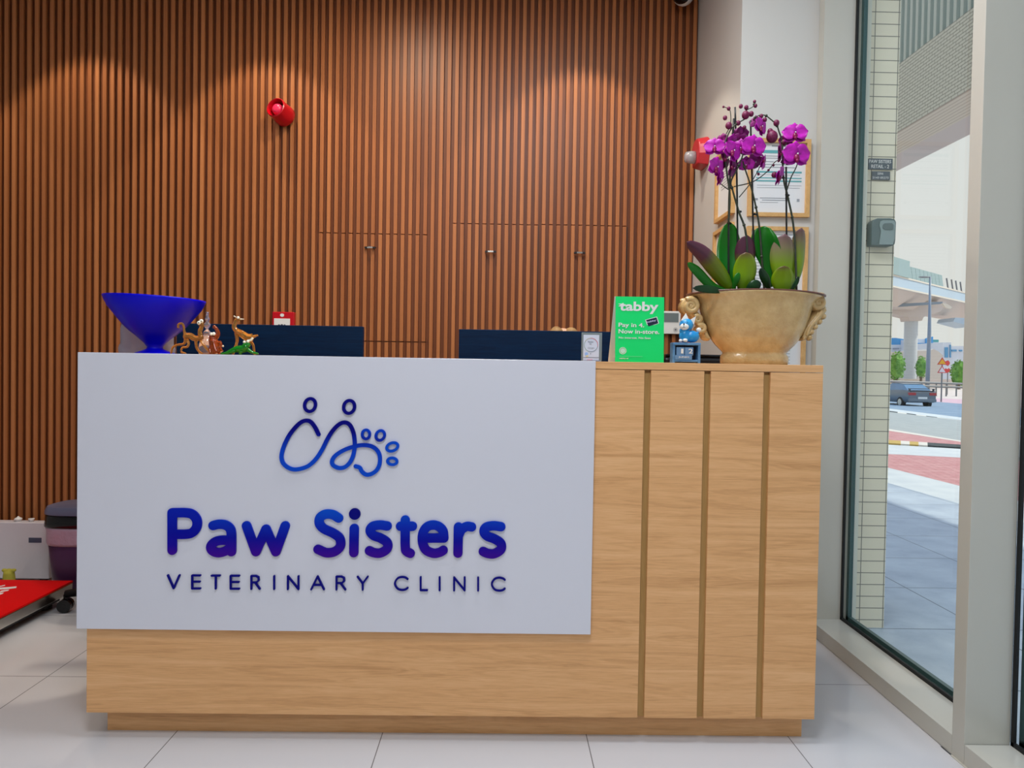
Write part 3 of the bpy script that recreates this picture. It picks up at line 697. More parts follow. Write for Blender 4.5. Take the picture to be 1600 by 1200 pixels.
# --- flower pot
M['glaze'] = mat('tan_crackle_glaze', S(190, 158, 104), .25, coat=.5, var=((30, 30, 30), S(210, 180, 126)), bump=((110, 0, 0), .6, .004))
M['rim_brown'] = mat('brown_rim_glaze', S(110, 70, 60), .35)
M['soil'] = mat('soil', S(50, 38, 28), .9, bump=((120, 0, 0), 1, .01))
yp = .2; pk = 2.2715/F
pc = atY(1178, 568, yp); pot = thing('flower_pot', (pc.x, yp, HZ), 'large tan glazed ceramic planter with scroll handles on the right end of the desk', 'planter')
def pz(py): return atY(1178, py, yp).z-HZ
pr = [(50, 0), (52.5, 2), (53, 8), (52.5, 13), (50.5, 15.5), (49, 17.5), (50.5, 20), (55.5, 25), (61.5, 31), (67, 38), (72.5, 47), (77, 57), (81.5, 69), (85.5, 82), (88, 92), (92.5, 99), (99, 104), (103, 107), (99, 108)]
prf = [(r*pk, z*pk) for r, z in pr]
ins = [(84*pk, 100*pk), (80*pk, 92*pk), (10*pk, 92*pk)]
b = MB(); b.lathe(prf+ins, (pc.x, yp, HZ), 72, 1, .53, 2.2)
for v in b.v:
    if v.z > HZ+85*pk: v.z += 4.0*pk*(1-((v.x-pc.x)/(105*pk))**2)*min(1, (v.z-HZ-85*pk)/(20*pk))
b.build('body', 'glaze', pot, smooth=True)
def arch(m_):
    for v in m_.v:
        if v.z > HZ+85*pk: v.z += 4.0*pk*(1-((v.x-pc.x)/(105*pk))**2)*min(1, (v.z-HZ-85*pk)/(20*pk))
rim = MB(); rim.lathe([(103.2*pk, 107.2*pk), (108*pk, 107.6*pk), (108*pk, 109.6*pk), (100*pk, 109.8*pk), (99*pk, 108.2*pk)], (pc.x, yp, HZ), 72, 1, .5, 2.2); arch(rim)
rim.build('rim', 'rim_brown', pot, smooth=True)['label'] = 'brown glazed rim'
MB().lathe([(82*pk, 93*pk), (60*pk, 96*pk), (5*pk, 97*pk)], (pc.x, yp, HZ), 48, 1, .55, 2.2).build('soil', 'soil', pot, smooth=True)
def p8(cx, cy, Y=yp): return atY(1060+cx/5, 340+cy/5, Y)
def scroll(cx, cy, r0, turns, sgn, start, yy):
    pts = []; rr_ = []
    for i in range(40):
        u = i/39; a = start+sgn*turns*2*pi*u; r = r0*(1-.82*u)
        pts.append(p8(cx+r*cos(a), cy+r*sin(a), yy)); rr_.append((14-7*u)*pk/5*1.9)
    return pts, rr_
for side, cx, cy, sg, st in ((-1, 97, 690, 1, -2.2), (1, 1098, 662, -1, -1.0)):
    b = MB(); yf = yp-.030
    c0 = p8(cx, cy, yf)
    b.tube([c0+Vector((0, .006, 0)), c0+Vector((0, .062, 0))], 12.5*pk, 28)          # roll of the volute
    pts = []; rad = []
    for i in range(56):
        u = i/55; a = st+sg*1.75*2*pi*u; r = (58-50*u)
        pts.append(p8(cx+r*cos(a), cy+r*sin(a), yf)); rad.append((4.6-1.6*u)*pk)
    b.tube(pts, rad, 12); b.ball(p8(cx, cy, yf), 3.4*pk)
    b.tube([p+Vector((0, .068, 0)) for p in pts], rad, 10)
    if side < 0:
        for qx, qy, qr in ((150, 795, 30), (178, 868, 34)):
            P_ = []; R_ = []
            for i in range(36):
                u = i/35; a = -2.4+1.35*2*pi*u; r = qr*(1-.85*u); P_.append(p8(qx+r*cos(a), qy+r*sin(a), yf)); R_.append((4.2-1.6*u)*pk)
            b.tube(P_, R_, 10); c1 = p8(qx, qy, yf); b.tube([c1+Vector((0, .005, 0)), c1+Vector((0, .055, 0))], qr/5*.8*pk, 18)
        core = [(105, 745), (150, 795), (180, 870), (205, 930), (222, 945)]; wd = [7, 6.5, 6.5, 6, 4]
    else: core = [(1105, 715), (1075, 765), (1035, 815), (995, 865), (975, 920), (958, 945)]; wd = [8, 9, 10, 9.5, 7, 4]
    K = [p8(x_, y_, yp) for x_, y_ in core]
    P_ = smooth_path(K, 5); n = len(P_)
    for i, p in enumerate(P_):
        f = i/(n-1)*(len(wd)-1); w0 = wd[int(f)]; w1 = wd[min(int(f)+1, len(wd)-1)]; r = (w0+(w1-w0)*(f-int(f)))*pk
        b.ball(p, (r, .030, r), 12, 7)
    if side > 0:                                          # carved leaf ribs running down the handle
        for off in (-5.5, 0, 5.5):
            Q = [p+Vector((off*pk*.8, -.028+abs(off)*.0008, off*pk*.5)) for p in P_[2:-4]]; b.tube(Q, [3.6*pk, 2.0*pk], 10)
        for i in range(4, n-4, 4): b.ball(P_[i]+Vector((6*pk, -.015, -4*pk)), (5*pk, .016, 5*pk), 10, 6)
    b.build('scroll_handle', 'glaze', pot, smooth=True)

# --- orchids
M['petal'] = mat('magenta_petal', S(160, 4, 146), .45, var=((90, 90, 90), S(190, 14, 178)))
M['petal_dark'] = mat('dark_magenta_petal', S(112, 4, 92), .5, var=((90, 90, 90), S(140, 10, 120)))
M['lip'] = mat('orchid_lip', S(128, 0, 70), .4); M['bud'] = mat('orchid_bud', S(88, 8, 48), .5, var=((200, 200, 200), S(120, 16, 76)))
M['stem'] = mat('orchid_stem', S(30, 44, 38), .5, var=((60, 60, 60), S(58, 62, 40))); M['stake'] = mat('black_stake', S(14, 20, 22), .4)
M['clip'] = M['black']
def q5(cx, cy, Y=.2): return atY(1060+cx/3.6375, 140+cy/3.6375, Y)
ok = 2.27/F/3.6375
def petal_verts(b, c, R, ang, L, W, cup=.25, back=0):
    """one petal: disc-like blade leaving the centre at angle ang, in the flower frame R"""
    k = len(b.v); nu, nv = 6, 5
    for i in range(nu+1):
        u = i/nu; wd = W*max(.12, sin(pi*min(1, .12+.83*u))**.6) if u < 1 else W*.25
        for j in range(nv):
            v = (j/(nv-1)-.5)*2
            x = u*L*(1-.10*v*v*u); y = v*wd; z = cup*L*(.5*u*u-.25*u)-cup*.6*W*v*v+.04*L*sin(5*u+2*v)+back
            p = Vector((x*cos(ang)-y*sin(ang), z, x*sin(ang)+y*cos(ang)))
            b.v.append(c+R @ p)
    for i in range(nu):
        for j in range(nv-1):
            a = k+i*nv+j; b.f.append((a, a+1, a+nv+1, a+nv))
def flower(parent, cx, cy, Y, size, yaw=0, pitch=0, roll=0, m='petal'):
    c = q5(cx, cy, Y); s = size*ok*1.18
    R = Matrix.Rotation(radians(yaw), 3, 'Z') @ Matrix.Rotation(radians(pitch), 3, 'X') @ Matrix.Rotation(radians(roll), 3, 'Y')
    b = MB()
    for a in (90, 215, 325): petal_verts(b, c, R, radians(a), s*.95, s*.42, .2, .002)
    for a in (12, 168): petal_verts(b, c, R, radians(a), s*1.0, s*.62, .3, -.002)
    o = b.build('flower', m, parent, smooth=True, solid=.0009)
    l = MB(); l.ball(c+R @ Vector((0, -.10*s, -.22*s)), (.2*s, .18*s, .26*s), 10, 6); l.ball(c+R @ Vector((0, -.2*s, -.42*s)), (.12*s, .1*s, .14*s), 8, 5)
    l.build('lip', 'lip', o, smooth=True)
    w_ = MB(); w_.ball(c+R @ Vector((0, -.26*s, .02*s)), .055*s, 8, 5); w_.build('column', 'white', o, smooth=True)
    return o
def bud(parent, cx, cy, Y, r, rot=0):
    c = q5(cx, cy, Y); MB().ball(c, (r*ok*.9, r*ok*.85, r*ok), 12, 8, Matrix.Rotation(rot, 3, 'Y')).build('bud', 'bud', parent, smooth=True)
def stem(parent, pts, r0, r1, nm='flower_stem', m='stem', nodes=True):
    P = smooth_path([q5(*p) if len(p) == 3 else q5(p[0], p[1], .2) for p in pts], 6)
    b = MB(); b.tube(P, [r0*ok, r1*ok], 8)
    if nodes:
        for i in range(8, len(P)-2, 11): b.ball(P[i], r0*ok*1.35, 8, 5)
    return b.build(nm, m, parent, smooth=True)
LEAFS = {}
def leaf_mat(kind):
    if kind in LEAFS: return LEAFS[kind]
    m = mat('leaf_'+kind, S(20, 90, 10), .4, spec=.3, coat=.08); n = m.node_tree; b = n.nodes['Principled BSDF']
    at = n.nodes.new('ShaderNodeAttribute'); at.attribute_name = 'along'
    r = n.nodes.new('ShaderNodeValToRGB'); n.links.new(at.outputs['Fac'], r.inputs[0])
    st = {'green': ((0, S(14, 100, 4)), (.5, S(0, 92, 2)), (1, S(16, 104, 6))), 'dark': ((0, S(4, 44, 14)), (.5, S(6, 58, 16)), (1, S(14, 36, 22))),
          'tipped': ((0, S(70, 120, 18)), (.45, S(112, 146, 0)), (.8, S(110, 134, 6)), (1, S(96, 62, 50))), 'purple': ((0, S(84, 124, 4)), (.45, S(96, 104, 20)), (.6, S(84, 44, 60)), (1, S(74, 34, 54))),
          'pale': ((0, S(90, 140, 0)), (.45, S(120, 150, 24)), (.75, S(124, 112, 84)), (1, S(108, 74, 84)))}[kind]
    while len(r.color_ramp.elements) < len(st): r.color_ramp.elements.new(.5)
    for el, (p, c) in zip(r.color_ramp.elements, st): el.position = p; el.color = c
    n.links.new(r.outputs[0], b.inputs['Base Color']); LEAFS[kind] = m; return m
def leaf(parent, pts, w, kind, fold=.35, yaw=0, wpos=.55):
    """blade along the centre line pts, half width w pixels; fold lifts the edges to the camera or away"""
    P = smooth_path([q5(*p) for p in pts], 6); n = len(P); b = MB(); nv = 7; al = []
    for i, p in enumerate(P):
        u = i/(n-1); T = (P[min(i+1, n-1)]-P[max(i-1, 0)]).normalized()
        N = Vector((0, -1, 0)); N = (N-T*N.dot(T)).normalized(); B = T.cross(N)
        B = (B*cos(radians(yaw))+N*sin(radians(yaw))); N2 = B.cross(T)
        x = u**(math.log(.5)/math.log(wpos)); wd = w*ok*1.1*max(.10 if u < .5 else .02, (sin(pi*x))**.5 if 0 < x < 1 else .02)
        if u < .3: wd = max(wd, w*ok*.42)
        for j in range(nv):
            v = (j/(nv-1)-.5)*2
            b.v.append(p+B*v*wd+N2*(fold*wd*abs(v)**1.3)); al.append(u)
    for i in range(n-1):
        for j in range(nv-1):
            a = i*nv+j; b.f.append((a, a+1, a+nv+1, a+nv))
    o = b.build('leaf', leaf_mat(kind), parent, smooth=True, solid=.0016)
    at = o.data.attributes.new('along', 'FLOAT', 'POINT')
    for i, v in enumerate(al): at.data[i].value = v
    return o
zs_ = HZ+.21
oA = thing('orchid', q5(300, 1140, .2), 'magenta orchid, left plant of the three in the tan planter', 'orchid')
oB = thing('orchid', q5(470, 1140, .2), 'magenta orchid, middle plant of the three in the tan planter, with the tallest buds', 'orchid')
oC = thing('orchid', q5(620, 1140, .2), 'magenta orchid, right plant of the three in the tan planter, arching to the right', 'orchid')
for o_, g_ in ((oA, 0), (oB, 0), (oC, 0)): o_['group'] = 'orchids in the planter'
# stakes
for par, pts in ((oA, [(315, 165, .19), (288, 620, .19), (285, 1150, .19)]), (oA, [(322, 100, .215), (332, 500, .215), (340, 1150, .215)]), (oB, [(410, 175, .21), (420, 560, .21), (432, 1150, .21)]), (oC, [(612, 440, .215), (614, 700, .215), (616, 1150, .215)])):
    stem(par, pts, 5.5, 5.5, 'stake', 'stake', False)
# stems
stem(oA, [(395, 1150, .19), (385, 830, .19), (342, 690, .19), (308, 570, .19), (300, 520, .19), (345, 430, .18), (378, 330, .17), (388, 260, .17)], 7, 3)
stem(oA, [(285, 760, .185), (292, 600, .185), (275, 470, .18), (262, 330, .18), (290, 240, .18), (330, 195, .18), (385, 160, .18), (385, 120, .18), (420, 100, .18), (435, 75, .18)], 6, 2)
stem(oA, [(296, 575, .195), (265, 555, .195), (240, 535, .195)], 3.5, 2.5, nodes=False)
stem(oA, [(265, 265, .185), (295, 200, .185), (296, 130, .185), (283, 108, .185), (258, 98, .185)], 3, 1.8, nodes=False)
stem(oB, [(490, 1150, .2), (478, 1020, .2), (462, 800, .2), (445, 690, .2), (415, 560, .2), (375, 440, .19), (365, 390, .185)], 7, 3.5)
stem(oB, [(345, 612, .21), (400, 545, .21), (445, 475, .21), (470, 420, .21), (486, 385, .21)], 3, 2, nodes=False)
stem(oB, [(315, 552, .22), (420, 525, .22), (500, 470, .22), (545, 415, .22), (570, 400, .22)], 3.4, 2.2, nodes=False)
stem(oC, [(672, 1150, .2), (657, 805, .2), (622, 610, .2), (600, 520, .2), (592, 400, .2), (590, 300, .2), (572, 240, .2), (557, 200, .2), (520, 165, .2), (488, 145, .2), (450, 150, .2), (425, 170, .2)], 6.5, 2.4)
stem(oC, [(615, 575, .19), (640, 500, .185), (670, 440, .175), (690, 370, .17)], 4, 2.5, nodes=False)
for par, (x, y) in ((oA, (345, 693)), (oA, (288, 760)), (oB, (438, 710)), (oC, (618, 600))):
    c = q5(x, y, .2); MB().tube([c-Vector((.006, .006, 0)), c+Vector((.006, .002, 0))], .0035, 8).build('plant_clip', 'stake', par)
# leaves
leaf(oA, [(300, 1140, .20), (292, 1040, .20), (285, 900, .22), (290, 750, .22)], 66, 'green', .18)
leaf(oA, [(385, 1150, .150), (378, 1080, .140), (386, 1000, .135), (384, 924, .130)], 59, 'tipped', -.3, wpos=.55)
leaf(oA, [(385, 1100, .200), (386, 1000, .195), (387, 910, .190), (388, 826, .188)], 54, 'purple', -.4, wpos=.6)
leaf(oA, [(300, 1140, .15), (225, 1030, .13), (140, 930, .10), (48, 866, .07)], 42, 'purple', -.6, yaw=10, wpos=.42)
leaf(oA, [(280, 1145, .15), (190, 1110, .13), (110, 1030, .11), (52, 985, .09)], 27, 'green', -.3, yaw=-15)
leaf(oA, [(270, 1148, .13), (180, 1135, .10), (82, 1128, .08)], 20, 'dark', -.1)
leaf(oA, [(310, 1140, .14), (330, 1080, .13), (345, 1040, .13)], 16, 'green', -.2)
leaf(oB, [(545, 1120, .21), (520, 960, .21), (485, 850, .21), (490, 776, .21)], 66, 'green', .3, yaw=20)
leaf(oB, [(520, 1140, .17), (500, 1080, .15), (465, 1015, .14)], 24, 'dark', -.4)
leaf(oB, [(385, 1145, .13), (430, 1115, .12), (470, 1100, .12)], 28, 'dark', -.2)
leaf(oB, [(505, 1140, .22), (535, 1050, .23), (500, 970, .23)], 22, 'green', .2)
leaf(oC, [(600, 1140, .190), (602, 1030, .187), (603, 920, .184), (606, 820, .182)], 66, 'pale', -.4, wpos=.58)
leaf(oC, [(600, 1160, .150), (599, 1110, .142), (600, 1055, .136), (601, 1002, .130)], 58, 'tipped', -.3, wpos=.52)
leaf(oC, [(650, 1140, .21), (680, 1020, .21), (690, 880, .21), (700, 786, .20)], 38, 'pale', -.6, wpos=.6)
leaf(oC, [(640, 1140, .17), (668, 1100, .17), (684, 1062, .17)], 12, 'dark', -.2)
# flowers
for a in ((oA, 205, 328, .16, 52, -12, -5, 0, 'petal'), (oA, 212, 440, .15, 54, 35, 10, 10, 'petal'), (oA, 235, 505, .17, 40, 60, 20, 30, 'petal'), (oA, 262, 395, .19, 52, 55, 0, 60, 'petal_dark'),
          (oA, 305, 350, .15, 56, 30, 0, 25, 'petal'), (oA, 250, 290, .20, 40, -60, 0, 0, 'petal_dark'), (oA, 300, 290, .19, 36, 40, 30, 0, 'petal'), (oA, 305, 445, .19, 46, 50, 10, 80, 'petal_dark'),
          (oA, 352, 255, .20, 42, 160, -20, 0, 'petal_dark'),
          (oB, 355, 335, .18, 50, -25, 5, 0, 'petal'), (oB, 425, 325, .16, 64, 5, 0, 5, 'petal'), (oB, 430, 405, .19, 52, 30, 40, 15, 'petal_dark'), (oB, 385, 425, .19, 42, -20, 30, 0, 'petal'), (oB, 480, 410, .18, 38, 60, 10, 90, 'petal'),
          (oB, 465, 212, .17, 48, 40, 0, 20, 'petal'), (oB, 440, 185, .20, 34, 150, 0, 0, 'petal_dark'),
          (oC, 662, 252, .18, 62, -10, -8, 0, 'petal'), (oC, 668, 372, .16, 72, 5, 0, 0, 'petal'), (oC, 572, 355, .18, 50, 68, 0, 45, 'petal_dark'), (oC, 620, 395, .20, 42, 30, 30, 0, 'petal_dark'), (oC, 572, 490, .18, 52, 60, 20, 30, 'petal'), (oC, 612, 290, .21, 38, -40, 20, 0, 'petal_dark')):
    flower(a[0], a[1], a[2], a[3], a[4], a[5], a[6], a[7], a[8])
for a in ((oA, 256, 98, .185, 7), (oA, 286, 108, .185, 12), (oA, 265, 161, .185, 14), (oA, 286, 205, .18, 21), (oA, 355, 95, .18, 13), (oA, 386, 102, .18, 14), (oA, 382, 145, .175, 24), (oA, 414, 138, .18, 16), (oA, 438, 92, .18, 12), (oA, 433, 68, .18, 10), (oA, 340, 190, .18, 15), (oA, 375, 215, .18, 12),
          (oB, 470, 400, .2, 8), (oB, 455, 480, .21, 9), (oB, 486, 385, .21, 6), (oB, 512, 458, .22, 8), (oB, 540, 430, .22, 8), (oB, 570, 405, .22, 8),
          (oC, 471, 151, .2, 13), (oC, 491, 172, .2, 14), (oC, 557, 190, .2, 19), (oC, 532, 268, .19, 36), (oC, 522, 238, .19, 18), (oC, 545, 485, .2, 18), (oC, 600, 300, .2, 18)):
    bud(*a)

# ================================================================== ON THE WALLS
# --- red sounder
p = atY(440, 176, WY)
t = thing('alarm_sounder', (p.x, WY, p.z), 'round red alarm sounder high on the slatted wall', 'alarm')
ax = Vector((-.32, -1, .22)).normalized(); c0 = Vector((p.x+.024, WY-.003, p.z-.024)); q_ = Vector((0, 0, 1)).rotation_difference(ax).to_matrix()
MB().lathe([(.05, 0), (.053, .004), (.053, .03), (.050, .06), (.050, .092), (.046, .096), (.043, .09), (.040, .05), (.001, .048)], c0, 36, tilt=q_).build('housing', 'red', t, smooth=True, auto=40)
MB().lathe([(.028, .05), (.028, .075), (.022, .088), (.014, .092), (.001, .093)], c0, 28, tilt=q_).build('horn_cone', mat('pink_red_plastic', S(226, 50, 90), .3), t, smooth=True)
MB().lathe([(.052, -.002), (.052, .001), (.001, .0015)], c0, 24, tilt=q_).build('mounting_plate', 'red', t) if 0 else None
# --- call point
A = atY(425.5, 487, WY-.03); B = atY(459.5, 521, WY-.03)
t = thing('call_point', ((A.x+B.x)/2, WY, B.z), 'square red manual call point with white face above the left navy screen', 'call point')
MB().box(A.x, B.x, WY-.032, WY, B.z, A.z).build('housing', 'red', t, bevel=.004)
MB().box(A.x+.010, B.x-.020, WY-.035, WY-.0322, B.z+.008, A.z-.034).build('face_plate', 'white', t, bevel=.001)
zc = (B.z+.008+A.z-.034)/2; xc = (A.x+.01+B.x-.02)/2; b = MB()
for dx, r in ((-.014, .0045), (0, .006), (.014, .0045)): b.prism([(xc+dx+r*cos(i*pi/8), zc+r*.8*sin(i*pi/8)) for i in range(16)], 'y', WY-.0362, WY-.0352)
b.build('press_mark', 'ink_dark', t)
MB().prism([(xc+.0+.010*cos(i*pi/8), A.z-.017+.0085*sin(i*pi/8)) for i in range(16)], 'y', WY-.0335, WY-.0322).build('fire_symbol', 'white', t)
# --- thermostat
B = atY(1063, 522, WY-.02); A = atY(1063, 486.5, WY-.02); x1 = B.x; x0 = x1-.12
t = thing('thermostat', ((x0+x1)/2, WY, B.z), 'white wall thermostat with grey display, between the green card and the cat', 'thermostat')
MB().box(x0, x1, WY-.022, WY, B.z, A.z).build('case', 'white', t, bevel=.003)
MB().box(x0+.01, x1-.012, WY-.0245, WY-.0222, A.z-.055, A.z-.010).build('display', 'grey_screen', t)
b = MB(); b.prism([(x1-.026+.005*cos(i*pi/8), B.z+.022+.005*sin(i*pi/8)) for i in range(16)], 'y', WY-.0245, WY-.0222); b.build('button', 'grey', t)
MB().prism([(x1-.026+.012*cos(i*pi/8), B.z+.022+.012*sin(i*pi/8)) for i in range(16)], 'y', WY-.0235, WY-.0222).build('button', mat('light_grey_button', S(196, 196, 196), .5), t)
# --- dome camera
p = atY(1068, -8, WY-.06)
t = thing('security_camera', (p.x, WY-.06, p.z), 'black and white turret security camera at the top of the slatted wall', 'camera')
MB().ball(p, .052, 24, 14).build('shell', 'white', t, smooth=True)
MB().ball(p+Vector((-.016, -.024, -.008)), .0465, 24, 14).build('lens_dome', 'black_gloss', t, smooth=True)
MB().box(p.x-.03, p.x+.03, WY-.045, WY, p.z+.0, p.z+.06).build('bracket', 'white', t, bevel=.004)
# --- side wall strobe
SX = .977
a = atX(1093, 271, SX); b_ = atX(1112, 205, SX)
t = thing('strobe_sounder', (SX, (a.y+b_.y)/2, a.z), 'red fire strobe sounder with clear lens on the white side wall behind the orchid', 'alarm')
yc = (a.y+b_.y)/2; z0, z1 = a.z, b_.z; r_ = .095
pts = [(yc+.085*cos(th), z0+.085+.062*sin(th)) for th in [pi*i/14 for i in range(15)]]+[(yc-.085, z0+.05), (yc-.06, z0), (yc+.06, z0), (yc+.085, z0+.05)]
b = MB(); b.prism(pts, 'x', SX-.05, SX); 
for v in b.v:
    if v.x < SX-.01: v.y = yc+(v.y-yc)*.8; v.z = z0+.07+(v.z-z0-.07)*.86
b.build('housing', mat('translucent_red', S(200, 50, 60), .3, alpha=1), t, bevel=.004)
b = MB(); b.lathe([(.03, 0), (.03, .02), (.024, .045), (.012, .05)], (SX-.052, yc+.0, z0+.05), 20, tilt=Matrix.Rotation(-pi/2, 3, 'Y')); b.build('strobe_lens', mat('clear_lens', S(205, 205, 210), .1, trans=.5), t, smooth=True)

# --- framed certificates
def frame(pl, u0, u1, z0, z1, label, teal=True, lines=(), group='framed certificates'):
    """pl = ('y', Y) facing -Y, or ('x', X) facing -X"""
    d = pl[1]
    def bx(m, a0, a1, d0, d1, c0, c1):
        if pl[0] == 'y': m.box(a0, a1, d-d1, d-d0, c0, c1)
        else: m.box(d-d1, d-d0, a0, a1, c0, c1)
    root = thing('picture_frame', ((u0+u1)/2, d, z0) if pl[0] == 'y' else (d, (u0+u1)/2, z0), label, 'picture frame', group)
    f = MB(); w_ = .016
    bx(f, u0, u1, 0, .02, z0, z0+w_); bx(f, u0, u1, 0, .02, z1-w_, z1); bx(f, u0, u0+w_, 0, .02, z0+w_, z1-w_); bx(f, u1-w_, u1, 0, .02, z0+w_, z1-w_)
    f.build('frame', 'frame_wood', root)
    g = MB(); bx(g, u0+w_, u1-w_, .002, .006, z0+w_, z1-w_); pp = g.build('certificate', 'paper', root)
    W_ = u1-u0-2*w_; Hh = z1-z0-2*w_
    def rel(m, a0, a1, c0, c1): bx(m, u0+w_+a0*W_, u0+w_+a1*W_, .0062, .0068, z1-w_-c1*Hh, z1-w_-c0*Hh)
    if teal:
        m = MB(); rel(m, .08, .93, .10, .145); rel(m, .08, .93, .40, .425); rel(m, .08, .93, .49, .505); rel(m, .08, .93, .53, .55); m.build('heading_bar', 'teal', pp)
    m = MB()
    for (a0, a1, c0, c1) in lines: rel(m, a0, a1, c0, c1)
    m.build('printed_line', 'ink', pp)
L1 = [(.36, .62, .03, .05), (.1, .5, .18, .19), (.1, .8, .21, .22), (.1, .4, .26, .27), (.1, .7, .30, .31), (.1, .8, .34, .35), (.1, .9, .45, .455), (.1, .93, .60, .605), (.1, .9, .635, .64), (.05, .12, .79, .82), (.16, .72, .78, .79), (.2, .68, .81, .82), (.16, .5, .845, .85), (.85, .9, .79, .83)]
L2 = [(.08, .8, .05+.045*i, .058+.045*i) for i in range(19)]
PYF = .9607
frame(('y', PYF), 1.0154, 1.2718, 1.7295, 2.0516, 'pale wood framed certificate with teal bars, the top one on the white pier', lines=L1)
frame(('y', PYF), 1.0154, 1.2700, 1.365, 1.688, 'pale wood framed certificate directly behind the orchid leaves on the white pier', False, L2)
frame(('y', PYF), 1.0154, 1.2700, 1.000, 1.323, 'pale wood framed certificate behind the planter, the lowest on the white pier', False, L2)
z_ = 1.745
frame(('x', SX), .995, 1.2334, 1.752, 2.055, 'pale wood framed certificate seen edge-on, upper one on the side wall', False, L2[:12])
frame(('x', SX), .995, 1.2452, 1.40, 1.715, 'pale wood framed certificate seen edge-on, lower one on the side wall', False, L2[:12])

# ================================================================== LEFT SIDE
# --- veterinary floor scale with red mat
a = atZ(0, 965, .1); c_ = atZ(110, 907, .1)
sx1 = -1.893; sy1 = 1.177; sx0 = sx1-.62; sy0 = .05
t = thing('floor_scale', ((sx0+sx1)/2, (sy0+sy1)/2, 0), 'low steel edged platform scale with red mat on the floor left of the desk', 'scale')
MB().box(sx0, sx1, sy0, sy1, .093, .1).build('mat', 'red_mat', t)
MB().box(sx0, sx1, sy0, sy1, .048, .0928).build('platform', 'steel', t, bevel=.004)
MB().box(sx0+.05, sx1-.04, sy0+.05, sy1-.03, .02, .047).build('load_cell_housing', 'black', t)
for x in (sx0+.08, sx1-.07):
    for y in (sy0+.1, sy1-.08): MB().lathe([(.025, 0), (.025, .012), (.012, .02)], (x, y, .0), 16).build('foot', 'black', t)
# partial white lettering at the frame's edge
P = [atZ(x, y, .1004) for x, y in ((-3, 916), (26, 916), (21, 923), (-3, 918))]
b = MB()
for poly in (((-2, 916), (8, 914), (8, 915.2), (-2, 917.5)), ((-2, 918.5), (26, 916.5), (25, 919), (6, 921), (-2, 921.5)), ((2, 923), (14, 921.5), (13, 923), (-2, 926)), ((-2, 926.5), (6, 926), (4, 928), (-2, 930))):
    q = [atZ(x, y, .1003) for x, y in poly]; b.add([tuple(v) for v in q]+[(v.x, v.y, v.z+.0006) for v in q], [(0, 1, 2, 3), (4, 5, 6, 7), (0, 1, 5, 4), (1, 2, 6, 5), (2, 3, 7, 6), (3, 0, 4, 7)])
b.build('lettering', 'white', t)
# --- white box
yw = 1.49; A = atY(0, 816, yw); B = atY(76.5, 817, yw)
t = thing('water_purifier', ((B.x-.3), 1.52, 0), 'white metal box with small dark display standing before the slatted wall', 'appliance')
zt_ = A.z
MB().box(B.x-.46, B.x, yw, yw+.055, .012, zt_).build('cabinet', mat('white_enamel', S(206, 200, 206), .3), t, bevel=.004)
for x in (B.x-.42, B.x-.05): MB().box(x, x+.03, yw+.01, yw+.045, 0, .012).build('foot', 'black', t)
A1 = atY(45, 840, yw); B1 = atY(65, 848, yw)
MB().box(A1.x, B1.x, yw-.0015, yw+.001, B1.z, A1.z).build('display', mat('slate_display', S(62, 70, 92), .2), t)
for px, r, k_ in ((28.5, .018, 1), (49, .014, 0)):
    c = atY(px, 816, yw+.03); 
    MB().lathe([(r*.8, 0), (r*.8, .006), (r, .008), (r*.9, .014), (r*.35, .019), (r*.15, .024)] if k_ else [(r*.7, 0), (r*.7, .006), (r, .010), (r, .014)], (c.x, yw+.03, zt_+.0004), 20).build('knob', 'white', t, smooth=True)
# small yellow thing in front of the box
c = atY(14, 903, 1.33)
t = thing('toy', (c.x, 1.33, 0), 'small yellow toy standing between the white box and the red mat', 'toy')
b = MB(); b.capsule((c.x, 1.33, .03), (c.x, 1.33, .115), .03, .024); 
for dx in (-.022, 0, .022): b.ball((c.x+dx, 1.33, .138), .012)
for v in b.v: v.z = max(v.z*.72, .0005)
b.build('body', mat('yellow_plush', S(176, 166, 60), .8), t, remesh=.004)
# --- trash bin
c = atY(133, 850, 1.36); bxx, byy = -1.97, 1.38; 
z_top = atY(100, 785, byy).z; bxx = atY(80, 800, byy).x+.155
t = thing('trash_bin', (bxx, byy, 0), 'lidded waste bin with pale liner bag beside the white panel', 'bin')
M['bin_body'] = mat('translucent_violet', S(62, 22, 60), .3, alpha=1); M['liner'] = mat('liner_bag', S(180, 158, 178), .4, bump=((40, 0, 0), .6, .01))
MB().lathe([(.115, 0), (.12, .005), (.142, .235)], (bxx, byy, 0), 32, 1, .75, 3).build('bucket', 'bin_body', t, smooth=True)
zl = z_top-.1
MB().lathe([(.143, zl-.085), (.150, zl-.07), (.149, zl-.015), (.153, zl-.002), (.149, zl)], (bxx, byy, 0), 32, 1, .75, 3).build('liner_bag', 'liner', t, smooth=True)
MB().lathe([(.156, zl+.0005), (.158, zl+.006), (.153, zl+.055), (.150, zl+.057)], (bxx, byy, 0), 32, 1, .75, 3).build('rim_collar', 'black_gloss', t, smooth=True)
MB().lathe([(.151, zl+.0575), (.156, zl+.060), (.156, zl+.075), (.146, z_top-.006), (.12, z_top), (.01, z_top)], (bxx, byy, 0), 32, 1, .75, 3).build('lid', mat('slate_lid', S(96, 100, 126), .35), t, smooth=True, auto=35)
